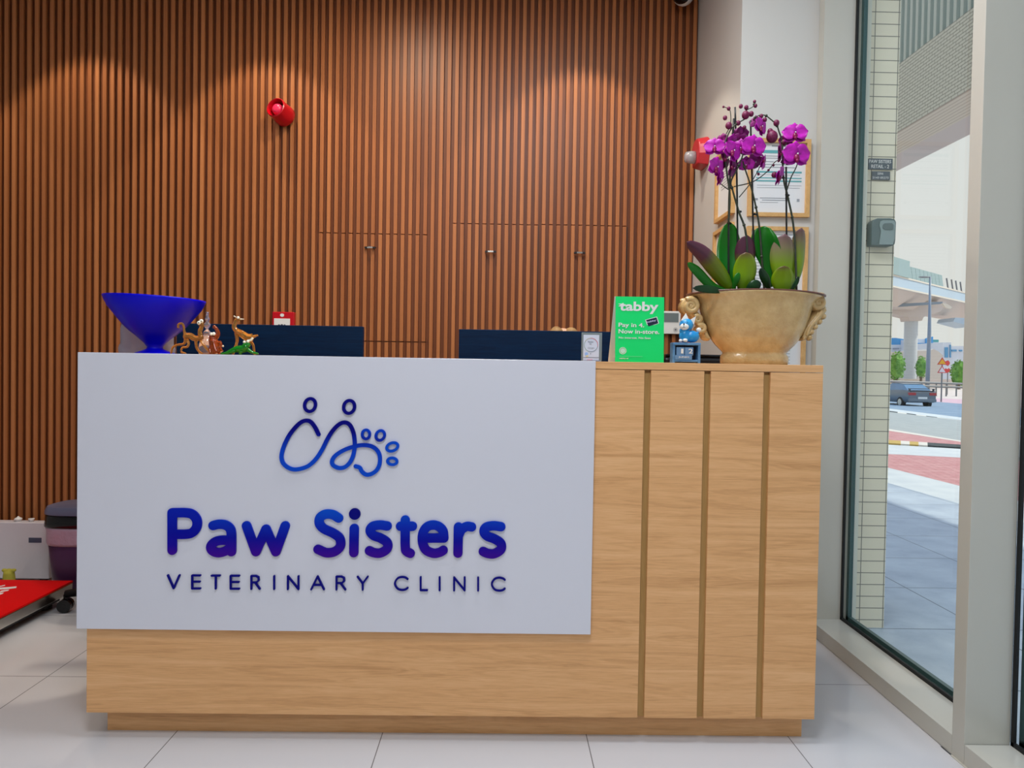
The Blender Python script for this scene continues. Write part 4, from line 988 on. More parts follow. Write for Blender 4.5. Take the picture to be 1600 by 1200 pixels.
# --- office chairs
def chair(cx, cy, rz, label, zseat=.46, back=.86):
    t = thing('office_chair', (cx, cy, 0), label, 'chair', 'black office chairs behind the desk')
    R = Matrix.Rotation(rz, 3, 'Z')
    def W(x, y, z): v = R @ Vector((x, y, 0)); return (cx+v.x, cy+v.y, z)
    for i in range(5):
        a = 2*pi*i/5+rz; e_ = (cx+.36*cos(a), cy+.36*sin(a))
        b = MB(); b.tube([(cx+.03*cos(a), cy+.03*sin(a), .115), (cx+.17*cos(a), cy+.17*sin(a), .10), (e_[0], e_[1], .078)], [.026, .022, .016], 10); o = b.build('base_arm', 'black', t, smooth=True)
        w_ = MB(); T = Vector((-sin(a), cos(a), 0)); cc = Vector((e_[0], e_[1], .03))
        w_.tube([cc-T*.022, cc-T*.006], .028, 16); w_.tube([cc+T*.006, cc+T*.022], .028, 16); w_.tube([cc-T*.024, cc+T*.024], .008, 8); w_.tube([cc, cc+Vector((0, 0, .045))], .009, 8)
        w_.build('caster', 'black_gloss', o)
        h_ = MB(); h_.tube([cc-T*.0235, cc-T*.0255], .012, 12); h_.build('caster_cap', 'chrome', o)
    MB().tube([(cx, cy, .10), (cx, cy, .40)], [.035, .022], 14).build('gas_column', 'chrome', t, smooth=True)
    b = MB(); b.lathe([(.2, 0), (.235, .015), (.24, .04), (.21, .065), (.05, .07)], (cx, cy, zseat-.065), 32, 1, 1, 3); b.build('seat', 'black', t, smooth=True)
    b = MB()
    vs = []; nU, nV = 7, 7
    for k in (0, 1):
        for i in range(nV):
            for j in range(nU):
                u = (j/(nU-1)-.5)*2; v = i/(nV-1)
                x = u*.21*(1-.12*v*v); y = .20+.05*v-.05*(1-u*u)+k*.045*-1+.04*0; z = zseat+.12+v*(back-zseat-.12)
                vs.append(W(x, y+(.045 if k == 0 else 0)+.045*k*0, z))
    fs = []
    for k in (0, 1):
        for i in range(nV-1):
            for j in range(nU-1):
                q = k*nU*nV+i*nU+j; fs.append((q, q+1, q+nU+1, q+nU))
    N_ = nU*nV
    edge = [j for j in range(nU)]+[i*nU+nU-1 for i in range(1, nV)]+[(nV-1)*nU+j for j in range(nU-2, -1, -1)]+[i*nU for i in range(nV-2, 0, -1)]
    for i in range(len(edge)): p_, q_2 = edge[i], edge[(i+1) % len(edge)]; fs.append((p_, q_2, q_2+N_, p_+N_))
    MB().add(vs, fs).build('backrest', 'black', t, smooth=True, bevel=0)
    MB().tube([W(0, .1, zseat-.06), W(0, .25, zseat-.04), W(0, .27, zseat+.2)], .018, 10).build('back_bracket', 'black', t, smooth=True)
    return t
chair(-1.50, 1.12, radians(46), 'black office chair left, its wheeled foot showing past the white panel')
PXc = .262; PYc = 1.10
chair(PXc, PYc+.08, 0, 'black office chair under the person behind the right monitor')

# --- person seated behind the right monitor (only the top of the hair shows)
SK = mat('skin', S(214, 168, 140), .55); HR = mat('light_brown_hair', S(128, 96, 58), .6, var=((30, 30, 200), S(168, 134, 88)))
hx, hy, hz = PXc, 1.03, 1.148
per = thing('person', (hx, PYc, 0), 'person seated behind the right monitor, only light brown hair showing', 'person')
b = MB(); cap = b.capsule
b.ball((hx, hy, hz), (.074, .092, .108), 24, 16); b.ball((hx, hy-.03, hz-.055), (.055, .062, .055), 18, 10)
cap((hx, hy+.02, hz-.19), (hx, hy+.01, hz-.08), .05, .048)
b.ball((hx, hy-.094, hz-.018), (.011, .016, .02)); b.ball((hx-.076, hy+.005, hz-.015), (.008, .018, .03)); b.ball((hx+.076, hy+.005, hz-.015), (.008, .018, .03))
cap((hx-.13, hy+.05, hz-.22), (hx+.13, hy+.05, hz-.22), .055, .055)
b.ball((hx, hy+.05, hz-.33), (.165, .105, .15), 20, 12); b.ball((hx, hy+.07, hz-.50), (.135, .10, .16), 20, 12); b.ball((hx, hy+.10, .545), (.165, .125, .10), 20, 12)
for s in (-1, 1):
    sh = Vector((hx+s*.17, hy+.05, hz-.225)); el = Vector((hx+s*.215, hy-.02, .86)); wr = Vector((hx+s*.11, hy-.215, .795))
    cap(sh, el, .047, .038); cap(el, wr, .038, .025)
    cap((hx+s*.08, hy+.08, .535), (hx+s*.10, hy-.33, .555), .08, .058); cap((hx+s*.10, hy-.33, .54), (hx+s*.10, hy-.30, .10), .055, .036)
    cap((hx+s*.10, hy-.29, .05), (hx+s*.11, hy-.42, .035), .035, .03)
    pm = wr+Vector((-s*.012, -.05, -.008)); b.ball(pm, (.038, .05, .014), 14, 8)
    for i, (dx, L) in enumerate(((-.028, .062), (-.010, .074), (.009, .069), (.026, .052))):
        f0 = pm+Vector((dx*s, -.038, 0)); f1 = f0+Vector((dx*s*.12, -L*.55, .008)); f2 = f1+Vector((0, -L*.4, -.012))
        cap(f0, f1, .0085, .008, 8); cap(f1, f2, .008, .007, 8)
    t0 = pm+Vector((-s*.030, .02, 0)); cap(t0, t0+Vector((-s*.02, -.035, -.004)), .010, .008, 8)
body = b.build('body', SK, per, remesh=.0075)
b = MB(); b.ball((hx, hy+.008, hz+.008), (.080, .096, .096), 28, 18)
zt2 = atY(877, 505, 1.0).z
b.ball((hx-.030, hy-.02, hz+.072), (.032, .06, .042)); b.ball((hx+.034, hy-.01, hz+.072), (.034, .06, .040)); b.ball((hx, hy+.075, hz-.05), (.07, .045, .11))
for v in b.v:
    if v.y < hy-.055 and v.z < hz+.045: v.y = hy-.055
b.build('hair', HR, per, remesh=.006)
b = MB()
for s in (-1, 1): b.ball((hx+s*.028, hy-.0865, hz-.005), (.012, .007, .007))
b.build('eyes', 'eye_white', per, smooth=True)
b = MB()
for s in (-1, 1): b.ball((hx+s*.028, hy-.0925, hz-.005), (.0045, .003, .0045))
b.build('pupils', 'black_gloss', per)
b = MB(); b.ball((hx, hy-.088, hz-.058), (.022, .007, .006)); b.build('lips', mat('lip_pink', S(176, 90, 90), .5), per, smooth=True)
b = MB(); c2 = b.capsule
b.ball((hx, hy+.05, hz-.33), (.178, .118, .155), 20, 12); b.ball((hx, hy+.07, hz-.50), (.148, .113, .17), 20, 12); c2((hx-.14, hy+.05, hz-.235), (hx+.14, hy+.05, hz-.235), .06, .06); b.ball((hx, hy+.10, .56), (.172, .13, .09))
for s in (-1, 1): c2((hx+s*.17, hy+.05, hz-.235), (hx+s*.20, hy+.0, hz-.37), .058, .054)
b.build('scrub_top', mat('navy_scrub', S(34, 58, 96), .8), per, remesh=.008)
b = MB(); c2 = b.capsule; b.ball((hx, hy+.10, .535), (.178, .132, .088))
for s in (-1, 1): c2((hx+s*.08, hy+.08, .54), (hx+s*.10, hy-.33, .555), .09, .068); c2((hx+s*.10, hy-.33, .54), (hx+s*.10, hy-.30, .14), .064, .05)
b.build('trousers', mat('dark_trousers', S(40, 44, 56), .8), per, remesh=.009)
b = MB()
for s in (-1, 1): b.ball((hx+s*.105, hy-.36, .042), (.045, .115, .042))
b.build('shoes', 'black', per, smooth=True)

# ================================================================== OUTSIDE
M['col_tile'] = grid_mat('cream_wall_tile', S(230, 222, 200), S(124, 122, 112), (0, 2), (.1, .0503), (1.545, 1.543), .0035, .5)
M['beam_tile'] = grid_mat('beam_tile', S(186, 180, 160), S(104, 98, 88), (1, 2), (.145, .05), (0, 1.5), .009, .6, stagger=True)
M['soffit_tile'] = grid_mat('soffit_tile', S(206, 192, 176), S(160, 142, 126), (1, 0), (40, .08), (0, 6.4), .012, .6)
M['soffit'] = mat('soffit_plaster', S(200, 186, 182), .8)
M['pave'] = grid_mat('grey_paving', S(156, 170, 186), S(84, 98, 114), (0, 1), (.6, .595), (2.075, 2.16), .007, .38, mott=(3.2, S(188, 200, 210)))
M['concrete'] = mat('pale_concrete', S(190, 196, 198), .8, var=((3, 3, 3), S(206, 210, 208)))
M['red_paver'] = grid_mat('red_paver', S(186, 126, 126), S(150, 96, 98), (0, 1), (.1, .2), (0, 0), .008, .8, mott=(5, S(204, 156, 152)), stagger=True)
M['asphalt'] = mat('asphalt', S(150, 156, 156), .9, var=((4, 4, 4), S(168, 172, 170)))
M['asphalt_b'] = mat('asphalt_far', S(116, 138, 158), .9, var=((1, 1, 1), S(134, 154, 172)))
M['kerb_white'] = mat('kerb_white', S(214, 208, 196), .8); M['kerb_yellow'] = mat('kerb_yellow', S(190, 160, 84), .8); M['kerb_black'] = mat('kerb_black', S(58, 66, 66), .8)
M['sand'] = mat('pale_ground', S(206, 190, 180), .9, var=((.3, .3, .3), S(214, 204, 196)))
M['pink_far'] = mat('pink_far_paving', S(206, 172, 180), .9)
# column with tiled face
t = struct(MB().box(GX+.055, 1.650, .979, 1.62, -.02, 5).build('wall_column', 'col_tile'))
def sign_plate(a, b, lines, label, small=False):
    A = atY(*a, .974); B = atY(*b, .974)
    t = thing('door_sign', ((A.x+B.x)/2, .977, B.z), label, 'sign')
    MB().box(A.x, B.x, .972, .9785, B.z, A.z).build('plate', mat('slate_sign', S(86, 96, 104), .4), t)
    for (s_, p0, p1) in lines:
        text_px('lettering', s_, p0, p1, .9716, 'white', t, depth=.0006, bold=.008)
def c2p(x, y): return (1320+x/5.4545, 220+y/5.4545)
sign_plate(c2p(203, 150), c2p(404, 247), [('PAW SISTERS', c2p(208, 160), c2p(394, 192)), ('RETAIL - 2', c2p(226, 202), c2p(376, 234))], 'slate name plate with white lettering on the tiled column, the larger upper one')
sign_plate(c2p(230, 260), c2p(382, 334), [('DEWA', c2p(280, 270), c2p(328, 290)), ('2143 05273', c2p(236, 304), c2p(372, 325))], 'small slate number plate under the name plate on the tiled column')
t = thing('key_lockbox', (1.58, .975, 1.62), 'grey key lockbox mounted on the tiled column', 'lockbox')
def lk(x, y, Y=.975): return atY(*c2p(x, y), Y)
o = [(185, 905), (188, 720), (205, 690), (240, 675), (350, 675), (385, 685), (396, 710), (390, 860), (385, 895), (360, 910)]
MB().prism([(lk(*p).x, lk(*p).z) for p in o], 'y', .935, .9785).build('case', mat('lockbox_dark', S(96, 112, 112), .4), t, bevel=.004)
o = [(246, 900), (262, 790), (250, 740), (256, 705), (280, 695), (370, 697), (384, 715), (378, 850), (362, 900)]
MB().prism([(lk(*p).x, lk(*p).z) for p in o], 'y', .930, .9345).build('front_cover', mat('lockbox_light', S(142, 158, 158), .4), t, bevel=.001)
o = [(275, 735), (290, 722), (350, 720), (366, 735), (362, 770), (345, 778), (290, 776), (274, 762)]
MB().prism([(lk(*p).x, lk(*p).z) for p in o], 'y', .9275, .9298).build('dial_cover', mat('lockbox_dial', S(100, 116, 116), .3), t, bevel=.001)
# overhanging tiled beam with blue louvred facade above it
BX = 6.4; BX2 = 7.58; BZ0 = 5.03; BZ1 = 6.155
t = thing('building_overhang', (7, 8, BZ0), 'tiled concrete overhang with blue louvred facade high outside the window', 'building')
MB().box(BX, BX2, -14, 40, BZ0+.02, BZ1).build('tiled_beam', 'beam_tile', t)
MB().box(BX, BX+.62, -14, 40, BZ0, BZ0+.019).build('lined_soffit', 'soffit_tile', t)
MB().box(BX+.62, BX2, -14, 40, BZ0, BZ0+.019).build('plain_soffit', 'soffit', t)
MB().box(BX+.22, BX2, -14, 40, BZ1+.001, 14).build('blue_cladding', mat('blue_cladding', S(196, 232, 250), .4), t)
b = MB(); y = -4.0
while y < 16: b.box(BX+.16, BX+.219, y, y+.07, BZ1+.001, 14); y += .165
o = b.build('louvre_fin', mat('grey_fin', S(172, 174, 160), .5), t); o['kind'] = 'stuff'
# ground
struct(MB().box(GX-.01, 3.908, -14, 40, -.3, 0).build('sidewalk', 'pave'))
struct(MB().box(3.909, 4.547, -14, 40, -.3, 0).build('path_edging', 'concrete'))
def quad(name, m, pts, th=.1, kind=True):
    b = MB(); b.add([tuple(p) for p in pts]+[(p[0], p[1], p[2]-th) for p in pts], [(0, 1, 2, 3), (7, 6, 5, 4), (0, 4, 5, 1), (1, 5, 6, 2), (2, 6, 7, 3), (3, 7, 4, 0)])
    o = b.build(name, m); 
    if kind: struct(o)
    return o
def strip(name, m, nl, nr, fl, fr_, z, ext=.9, th=.1):
    """ground strip between a near edge (nl..nr) and a far edge (fl..fr)"""
    a, b_, c, d = [atZ(*p, z) for p in (nl, nr, fr_, fl)]
    u = (a-b_)*ext; v = (d-c)*ext
    return quad(name, m, [a+u, b_-u, c-v, d+v], th)
strip('paving_near', 'red_paver', (1389, 731), (1495, 758), (1388, 709.5), (1499, 715), 0, 1.2)
strip('concrete_apron', 'concrete', (1388, 709.3), (1499, 714.8), (1388, 694.7), (1499, 701.2), 0.0, .6)
def kerb(nl, nr, fl, fr_, z, segs, ext, nm):
    a, b_, c, d = [atZ(*p, z) for p in (nl, nr, fr_, fl)]
    root = thing(nm[0], (a+c)/2-Vector((0, 0, .12)), nm[1], 'kerb')
    n = len(segs); t0 = -ext; T = 1+2*ext
    for i, s_ in enumerate(segs):
        u0 = -ext+T*i/n; u1 = -ext+T*(i+1)/n
        P = [a.lerp(b_, u0), a.lerp(b_, u1), d.lerp(c, u1), d.lerp(c, u0)]
        o = MB().add([tuple(p+Vector((0, 0, .02))) for p in P]+[tuple(p-Vector((0, 0, .12))) for p in P], [(0, 1, 2, 3), (7, 6, 5, 4), (0, 4, 5, 1), (1, 5, 6, 2), (2, 6, 7, 3), (3, 7, 4, 0)]).build('kerb_stone', {'w': 'kerb_white', 'y': 'kerb_yellow', 'k': 'kerb_black'}[s_], root)
kerb((1388, 694.3), (1499, 701), (1388, 689.2), (1499, 696.5), 0, 'wywywwkkkk'[0:2]+'ywywkkkkk', .2, ('roadside_kerb', 'near kerb stones painted yellow, white and black beside the pink pavers'))
strip('paving_far', 'red_paver', (1388, 689), (1499, 696.2), (1388, 673), (1499, 690.2), 0, .5)
strip('kerb_line', 'kerb_white', (1388, 672.8), (1499, 690), (1388, 670), (1499, 688), 0, .5)
# road falling gently away from the building
quad('road', 'asphalt', [(7.2, -14, -.02), (7.2, 60, -.02), (22.0, 60, -.70), (16.2, -14, -.62)][::-1], .1)
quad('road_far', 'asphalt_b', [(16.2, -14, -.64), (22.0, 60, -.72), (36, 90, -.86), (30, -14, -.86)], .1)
quad('ground', 'sand', [(30, -14, -.87), (36, 90, -.87), (36, 400, -.87), (400, 400, -.87)], .2)
quad('ground', 'sand', [(30, -14, -.88), (400, 400, -.88), (400, -14, -.88), (31, -15, -.88)], .2)
quad('ground', 'sand', [(-20, 60.2, -.9), (36, 60.2, -.9), (36, 400, -.9), (-20, 400, -.9)], .2)
# median
a, b_, c, d = atZ(1390, 643, -.6), atZ(1500, 659, -.6), atZ(1500, 652, -.6), atZ(1390, 638.5, -.6)
u = (a-b_)*.6; v = (d-c)*.6
quad('median_strip', 'concrete', [a+u, b_-u, c-v, d+v], .12)
kerb((1390, 645), (1500, 660.5), (1390, 642.5), (1500, 657.5), -.6, 'wwkwkwkwwkw', .3, ('median_kerb', 'far kerb stones of the road median, painted black and white'))
strip('pink_pavement', 'pink_far', (1462, 634.5), (1502, 637), (1462, 622), (1502, 624), -.85, 2, .03)
kerb((1462, 635.6), (1502, 638), (1462, 633.6), (1502, 636), -.85, 'wkwkwkwk', .8, ('pavement_kerb', 'distant black and white kerb beyond the parked grey car'))

# --- car
t = thing('car', (25.6, 44, -.85), 'grey saloon car with rear spoiler driving away on the road', 'car')
cx, y0, zg = 25.5, 41.4, -.76
body_m = mat('car_grey_paint', S(112, 124, 136), .25, .5); glass_m = mat('car_glass', S(86, 124, 154), .08, spec=.8)
def loft(stations, hw):
    b = MB(); k = len(b.v); n = len(stations[0][1])
    for y, prof in stations:
        for x, z in prof: b.v.append(Vector((cx+x, y0+y, zg+z)))
    for i in range(len(stations)-1):
        for j in range(n):
            a = i*n+j; c = i*n+(j+1) % n; b.f.append((a, c, c+n, a+n))
    b.f.append(tuple(range(n))); b.f.append(tuple((len(stations)-1)*n+j for j in range(n))[::-1]); return b
def sec(w_, zb, zs, zt): return [(-w_*.9, zb), (-w_, zb+.15), (-w_, zs), (-w_*.93, zt), (-w_*.5, zt+.02), (w_*.5, zt+.02), (w_*.93, zt), (w_, zs), (w_, zb+.15), (w_*.9, zb)]
loft([(0, sec(.82, .30, .60, .86)), (.12, sec(.88, .24, .72, .95)), (.9, sec(.90, .2, .78, .98)), (2.2, sec(.90, .2, .78, .93)), (3.4, sec(.90, .2, .72, .90)), (4.3, sec(.86, .22, .62, .74)), (4.55, sec(.76, .3, .5, .6))], 0).build('body', body_m, t, smooth=True, auto=40)
loft([(.35, [(-.74, .92), (-.70, .97), (.70, .97), (.74, .92)]), (1.05, [(-.80, .93), (-.60, 1.33), (.60, 1.33), (.80, .93)]), (2.3, [(-.82, .93), (-.62, 1.37), (.62, 1.37), (.82, .93)]), (3.3, [(-.80, .9), (-.66, .95), (.66, .95), (.80, .9)])], 0).build('cabin_glass', glass_m, t)
loft([(1.02, [(-.61, 1.325), (-.60, 1.35), (.60, 1.35), (.61, 1.325)]), (1.6, [(-.63, 1.36), (-.60, 1.405), (.60, 1.405), (.63, 1.36)]), (2.35, [(-.63, 1.365), (-.61, 1.39), (.61, 1.39), (.63, 1.365)])], 0).build('roof', body_m, t)
for s in (-1, 1):
    for yy in (.85, 3.65):
        w_ = MB(); w_.tube([(cx+s*.70, y0+yy, zg+.22), (cx+s*.91, y0+yy, zg+.22)], .32, 24); o = w_.build('wheel', mat('tyre', S(24, 26, 30), .8), t)
        h_ = MB(); h_.tube([(cx+s*.905, y0+yy, zg+.22), (cx+s*.925, y0+yy, zg+.22)], .21, 16); h_.build('wheel_rim', 'steel', o)
    MB().box(cx+s*.83-.05, cx+s*.83+.05, y0+2.75, y0+2.85, zg+.95, zg+1.06).build('side_mirror', body_m, t)
    MB().box(min(cx+s*.42, cx+s*.84), max(cx+s*.42, cx+s*.84), y0-.03, y0+.1, zg+.68, zg+.84).build('tail_light', mat('tail_red', S(170, 60, 66), .3), t)
b = MB(); b.box(cx-.78, cx+.78, y0+.02, y0+.22, zg+1.05, zg+1.09); b.box(cx-.76, cx-.7, y0+.05, y0+.2, zg+.93, zg+1.05); b.box(cx+.7, cx+.76, y0+.05, y0+.2, zg+.93, zg+1.05); b.build('spoiler', mat('spoiler_dark', S(60, 70, 84), .4), t)
MB().box(cx-.28, cx+.28, y0-.035, y0+.06, zg+.46, zg+.58).build('number_plate', 'white', t)
MB().box(cx-.84, cx+.84, y0-.06, y0+.10, zg+.28, zg+.46).build('bumper', body_m, t, bevel=.03)
# --- traffic signs
def post_sign(px, base, top, Y, label, plates):
    p = atY(px, base, Y); q = atY(px, top, Y); p.z = -.87
    t = thing('road_sign', p, label, 'sign'); MB().tube([p, (p.x, p.y, q.z)], .05, 10).build('pole', 'grey', t)
    for nm, m, poly, dy in plates:
        P = [atY(x, y, Y-.08-dy) for x, y in poly]
        MB().prism([(v.x, v.z) for v in P], 'y', Y-.10-dy, Y-.08-dy).build(nm, m, t)
M['sign_yellow'] = mat('sign_yellow', S(226, 170, 20), .5); M['sign_red'] = mat('sign_red', S(206, 70, 70), .5); M['sign_white'] = mat('sign_white', S(216, 214, 218), .5)
def s4(x, y): return (1380+x/6.667, 540+y/6.667)
YS = 52.5
post_sign(1470.5, 628, 559, YS, 'yellow warning triangle above a white one on a road sign post beyond the car', [
    ('warning_triangle', 'sign_red', [s4(560, 198), s4(615, 122), s4(668, 200)], 0), ('warning_face', 'sign_yellow', [s4(578, 190), s4(615, 138), s4(652, 192)], .03),
    ('give_way_triangle', 'sign_red', [s4(562, 284), s4(612, 208), s4(664, 286)], 0), ('white_face', 'sign_white', [s4(578, 276), s4(612, 224), s4(648, 278)], .03)])
circ = lambda cx, cy, r: [s4(cx+r*cos(i*pi/8), cy+r*sin(i*pi/8)) for i in range(16)]
post_sign(1480, 610, 563, 75, 'red and white round road signs on a thinner post behind the triangles', [('round_sign', 'sign_red', circ(668, 182, 26), 0), ('round_sign', 'sign_red', circ(668, 255, 27), 0), ('white_face', 'sign_white', circ(666, 228, 16), .03)])
# --- street lamp
base = atY(1449, 600, 70); base.z = -.87; top = atY(1453.5, 432, 70)
t = thing('street_lamp', base, 'tall grey street lamp post with a side arm in front of the elevated track', 'street lamp')
MB().tube([base, (base.x+.05, 70, 5.5), (top.x, 70, top.z)], [.22, .17, .08], 12).build('pole', mat('lamp_steel', S(124, 140, 158), .4), t, smooth=True)
a = atY(1453, 433, 70); b_ = atY(1435, 432, 70)
MB().tube([a, (b_.x+.3, 70, b_.z-.1)], [.06, .05], 8).build('arm', 'grey', t); MB().ball((b_.x+.6, 70, b_.z-.05), (.6, .2, .09)).build('lamp_head', 'grey', t)
# --- elevated metro track
def c3(x, y): return (1360+x/7.5, 400+y/7.5)
P0 = atY(*c3(265, 285), 110); dirv = Vector((.76, .65, 0)).normalized(); nrm = Vector((dirv.y, -dirv.x, 0))
t = thing('elevated_track', atY(1424, 600, 150), 'elevated railway viaduct with grey canopy crossing the sky beyond the road', 'viaduct')
def beam(m, name, s0, s1, n0, n1, z0, z1):
    b = MB(); vs = []
    for s_ in (s0, s1):
        for n_ in (n0, n1):
            for z in (z0, z1): q = P0+dirv*s_+nrm*(-n_)*-1*-1; vs.append((q.x, q.y, z))
    b.add(vs, [(0, 1, 3, 2), (4, 6, 7, 5), (0, 4, 5, 1), (2, 3, 7, 6), (0, 2, 6, 4), (1, 5, 7, 3)]); return b.build(name, m, t)
zc1 = atY(*c3(265, 225), 110).z; zc0 = atY(*c3(265, 355), 110).z
M['fascia'] = mat('viaduct_fascia', S(176, 196, 212), .6); M['viaduct'] = mat('viaduct_concrete', S(200, 190, 184), .8)
beam('fascia', 'edge_fascia', -30, 60, 0, .6, zc0, zc1); beam('kerb_white', 'edge_trim', -30, 60, -.1, -.001, zc0-.15, zc0+.1); beam('kerb_white', 'edge_trim', -30, 60, -.1, -.001, zc1-.12, zc1+.12)
b = MB(); vs = []
for s_ in (-30, 60):
    for n_, z in ((0.61, zc0+.3), (9, zc0+.3), (6.6, zc0-2.4), (3.2, zc0-2.4)):
        q = P0+dirv*s_-nrm*n_; vs.append((q.x, q.y, z))
b.add(vs, [(0, 1, 2, 3), (4, 7, 6, 5)]+[(i, (i+1) % 4, 4+(i+1) % 4, 4+i) for i in range(4)]); b.build('deck', 'viaduct', t)
# canopy panels
M['canopy'] = mat('green_grey_canopy', S(146, 170, 172), .5)
zt3 = atY(*c3(300, 45), 110).z
sEnd = 0
def s_at(px):   # distance along the track seen at an image column
    r = ray(px, 470); r2 = Vector((r.x, r.y)); A_ = Vector((P0.x-CAM.x, P0.y-CAM.y)); d_ = Vector((dirv.x, dirv.y))
    det = r2.x*(-d_.y)-r2.y*(-d_.x); k = (A_.x*(-d_.y)-A_.y*(-d_.x))/det; s_ = (r2.x*A_.y-r2.y*A_.x)/det*1
    return ((r2*k)-A_).dot(d_)
se = s_at(1360+845/7.5); sb = s_at(1360+430/7.5)
beam('canopy', 'canopy_block', -12, sb, -.25, .55, zc1+.1, zt3+.4)
n = 9
for i in range(n):
    s0 = sb+(se-sb)*i/n; s1 = sb+(se-sb)*(i+.94)/n
    b = MB(); vs = []
    zt4 = zc1+(zt3-zc1)*.86
    for n_ in (0, .3):
        for s_, z in ((s0+.35, zc1+.1), (s1+.35, zc1+.1), (s1-.5, zt4), (s0-.5, zt4)): q = P0+dirv*s_-nrm*n_; vs.append((q.x, q.y, z))
    b.add(vs, [(0, 1, 2, 3), (7, 6, 5, 4)]+[(j, (j+1) % 4, 4+(j+1) % 4, 4+j) for j in range(4)]); b.build('canopy_panel', 'canopy', t)
for px in (905, 962, 1012, 1065):
    s_ = s_at(1360+px/7.5); q = P0+dirv*s_; MB().tube([(q.x, q.y, zc1), (q.x-.5, q.y-.3, zc1+1.8)], .13, 6).build('mast', 'grey', t)
# pier
Yp = 125.0; pc3 = atY(*c3(478, 760), Yp)
a1 = atY(*c3(405, 770), Yp); a2 = atY(*c3(548, 770), Yp); r = (a2.x-a1.x)/2
MB().lathe([(r, 0), (r, pc3.z+.87)], (pc3.x, Yp, -.87), 28).build('pillar', mat('pillar_concrete', S(190, 196, 200), .8), t, smooth=True, auto=40)
capp = [(405, 768), (395, 725), (250, 690), (60, 640), (60, 560), (560, 545), (840, 545), (770, 655), (570, 722), (550, 765)]
P = [atY(*c3(*p), Yp) for p in capp]; MB().prism([(v.x, v.z) for v in P], 'y', Yp-1.4, Yp+1.4).build('pier_head', 'viaduct', t)
P = [atY(*c3(*p), Yp+3) for p in ((970, 768), (995, 722), (1200, 730), (1200, 830))]; 
tt = thing('bridge_end_block', (P[0].x, Yp+3, P[0].z-1), 'grey end block hanging below the far end of the viaduct', 'bridge part') if 0 else None
MB().prism([(v.x, v.z) for v in P], 'y', Yp+3, Yp+8).build('end_block', 'fascia', t)
P = [atY(*c3(*p), 119) for p in ((60, 570), (250, 562), (845, 535), (845, 560), (250, 602), (60, 610))]
MB().prism([(v.x, v.z) for v in P], 'y', 119, 119.5).build('drain_channel', mat('blue_grey_steel', S(122, 138, 152), .6), t)
P = [atY(*c3(*p), 118) for p in ((842, 555), (900, 560), (962, 600), (940, 620), (880, 600))]
MB().prism([(v.x, v.z) for v in P], 'y', 118, 118.4).build('pale_bracket', 'kerb_white', t)  # bracket in the same pale colour as the white kerb stones
# --- buildings
def building(name, label, Y, depth, polys):
    P = [atY(x, y, Y) for x, y in polys[0][2]]; xm = sum(p.x for p in P)/len(P)
    t = thing(name, (xm, Y+depth/2, -.87), label, 'building')
    for nm, m, poly, off in polys:
        P = [atY(x, y, Y) for x, y in poly]
        if off == 0:
            zz = min(p.z for p in P); P2 = [(p.x, p.z if p.z > zz+.5 else -.87) for p in P]; MB().prism(P2, 'y', Y, Y+depth).build(nm, m, t)
        elif off > 0: MB().prism([(p.x, p.z) for p in P], 'y', Y-off, Y).build(nm, m, t)
        else: MB().prism([(p.x, p.z) for p in P], 'y', Y+.01, Y+depth).build(nm, m, t)
M['b_white'] = mat('building_white', S(206, 212, 220), .7); M['b_blue'] = mat('building_blue', S(70, 150, 206), .5); M['b_glass'] = mat('building_glass', S(90, 150, 190), .3); M['b_beige'] = mat('building_beige', S(200, 190, 178), .8); M['b_grey'] = mat('building_grey', S(150, 160, 172), .8)
def R4(x0, y0_, x1_, y1_): return [c3(x0, y1_), c3(x1_, y1_), c3(x1_, y0_), c3(x0, y0_)]
building('blue_roof_building', 'white building with long blue roof behind the viaduct pillar, on its left', 260, 20, [('wall', 'b_white', R4(60, 1040, 395, 1400), 0), ('blue_roof', 'b_blue', [c3(60, 1042), c3(400, 1042), c3(400, 975), c3(300, 960), c3(60, 960)], -1), ('window', 'b_grey', R4(260, 1078, 335, 1092), .3), ('window', 'b_grey', R4(355, 1080, 385, 1092), .3)])
building('blue_glass_building', 'white and blue glazed building right of the viaduct pillar', 250, 20, [('wall', 'b_white', R4(540, 1010, 800, 1400), 0), ('blue_band', 'b_blue', R4(540, 1020, 650, 1048), .3), ('blue_tower', 'b_blue', [c3(640, 1075), c3(725, 1075), c3(725, 945), c3(640, 965)], .5), ('upper_storey', 'b_white', R4(540, 972, 640, 1010), -1), ('window', 'b_glass', R4(735, 1045, 752, 1085), .3), ('window', 'b_glass', R4(768, 1050, 792, 1100), .3), ('roof_sign', mat('green_roof', S(80, 160, 160), .6), R4(735, 980, 800, 1012), -1)])
building('beige_building', 'low beige rendered building beneath the blue glazed one', 200, 15, [('wall', 'b_beige', [c3(560, 1400), c3(850, 1400), c3(850, 1165), c3(800, 1120), c3(740, 1090), c3(700, 1110), c3(560, 1110)], 0), ('window', 'b_grey', R4(600, 1200, 625, 1240), .2)])
building('white_block_building', 'white block building with blue windows at the right of the road view', 228, 20, [('wall', 'b_white', [c3(850, 1400), c3(1250, 1400), c3(1250, 1055), c3(945, 1055), c3(945, 1012), c3(850, 1012)], 0), ('window', 'b_glass', R4(868, 1070, 905, 1190), .3), ('window', 'b_glass', R4(948, 1098, 1005, 1120), .3), ('window', 'b_glass', R4(1035, 1100, 1070, 1118), .3), ('window', 'b_glass', R4(925, 1040, 940, 1190), .3)])
building('boundary_wall', 'low pale boundary wall with parapet along the far side of the road', 120, 1, [('wall', 'sand', [s4(-100, 400), s4(900, 400), s4(900, 352), s4(-100, 345)], 0)])
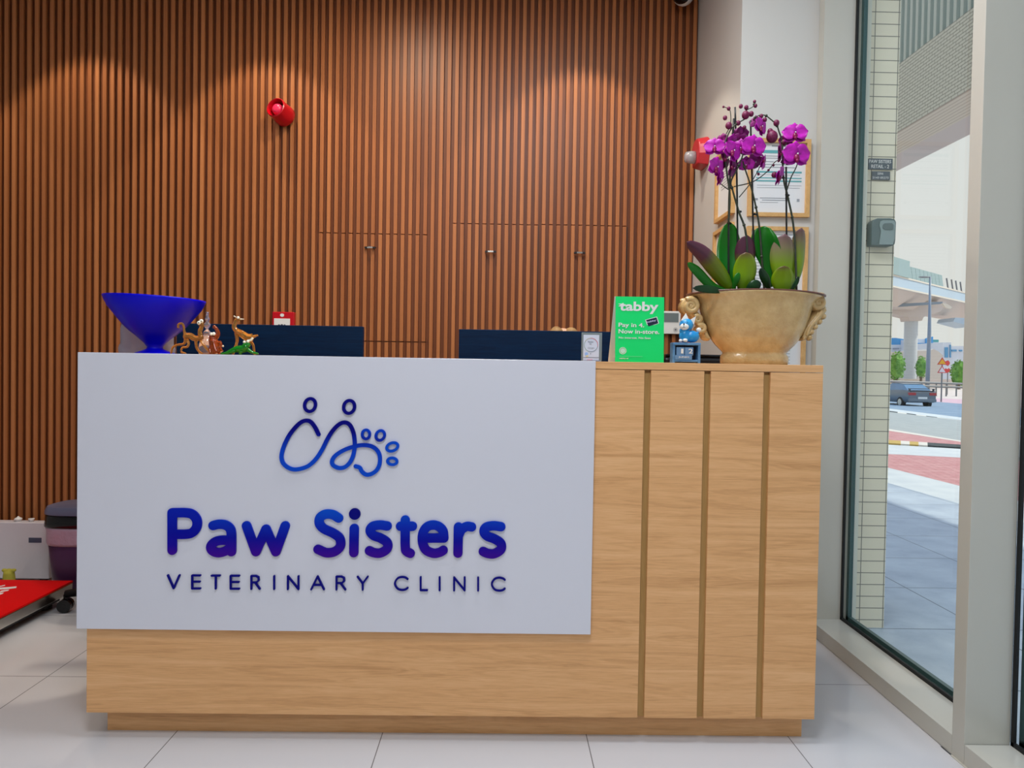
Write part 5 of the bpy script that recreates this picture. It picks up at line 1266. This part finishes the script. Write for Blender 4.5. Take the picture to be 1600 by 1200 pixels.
# --- trees
M['leafy'] = mat('tree_leaves', S(70, 130, 50), .9, var=((1.2, 1.2, 1.2), S(132, 182, 88))); M['bark'] = mat('tree_bark', S(110, 96, 80), .9)
def tree(px0, px1, py0, py1, Y, label):
    a = atY(px0, py1, Y); c = atY(px1, py0, Y); cx_, w_ = (a.x+c.x)/2, (c.x-a.x)/2; zc_, h_ = (a.z+c.z)/2, (c.z-a.z)/2
    t = thing('tree', (cx_, Y, -.87), label, 'tree', 'trees beyond the road')
    MB().tube([(cx_, Y, -.87), (cx_, Y, zc_)], [.25, .15], 8).build('trunk', 'bark', t)
    b = MB(); rnd = random.Random(px0)
    for i in range(520):
        th = rnd.uniform(0, 2*pi); ph = math.acos(rnd.uniform(-1, 1)); rr_ = rnd.uniform(.6, 1)
        p = Vector((cx_+w_*rr_*sin(ph)*cos(th), Y+w_*rr_*sin(ph)*sin(th), zc_+h_*rr_*cos(ph)))
        s_ = w_*.16; R = Matrix.Rotation(rnd.uniform(0, 6), 3, 'X') @ Matrix.Rotation(rnd.uniform(0, 6), 3, 'Z')
        k = [R @ Vector(q)*s_ for q in ((-1, 0, 0), (0, -.6, .2), (1, 0, 0), (0, .6, .2))]; b.add([p+q for q in k], [(0, 1, 2, 3)])
    b.ball((cx_, Y, zc_), (w_*.8, w_*.8, h_*.8), 16, 10)
    b.build('crown', 'leafy', t)
tree(1388, 1414, 548, 596, 118, 'round green tree left of the viaduct pillar')
tree(1430, 1449, 556, 592, 118, 'green tree between the viaduct pillar and the street lamp')
tree(1485, 1512, 562, 604, 110, 'green tree at the right edge of the road view beyond the signs')
# --- guard rail
t = thing('guard_rail', atY(1445, 600, 64), 'long grey guard rail along the far side of the road', 'guard rail')
a = atZ(1386, 603, -.2); 
yR = 66
A = atY(1380, 595.5, yR); B = atY(1510, 600, yR+4)
MB().tube([A, B], .12, 6).build('rail', 'grey', t); A2 = A-Vector((0, 0, .35)); B2 = B-Vector((0, 0, .35)); MB().tube([A2, B2], .12, 6).build('rail', 'grey', t)
for i in range(9):
    q = A.lerp(B, i/8); MB().tube([(q.x, q.y, -.87), q], .07, 6).build('post', 'grey', t)
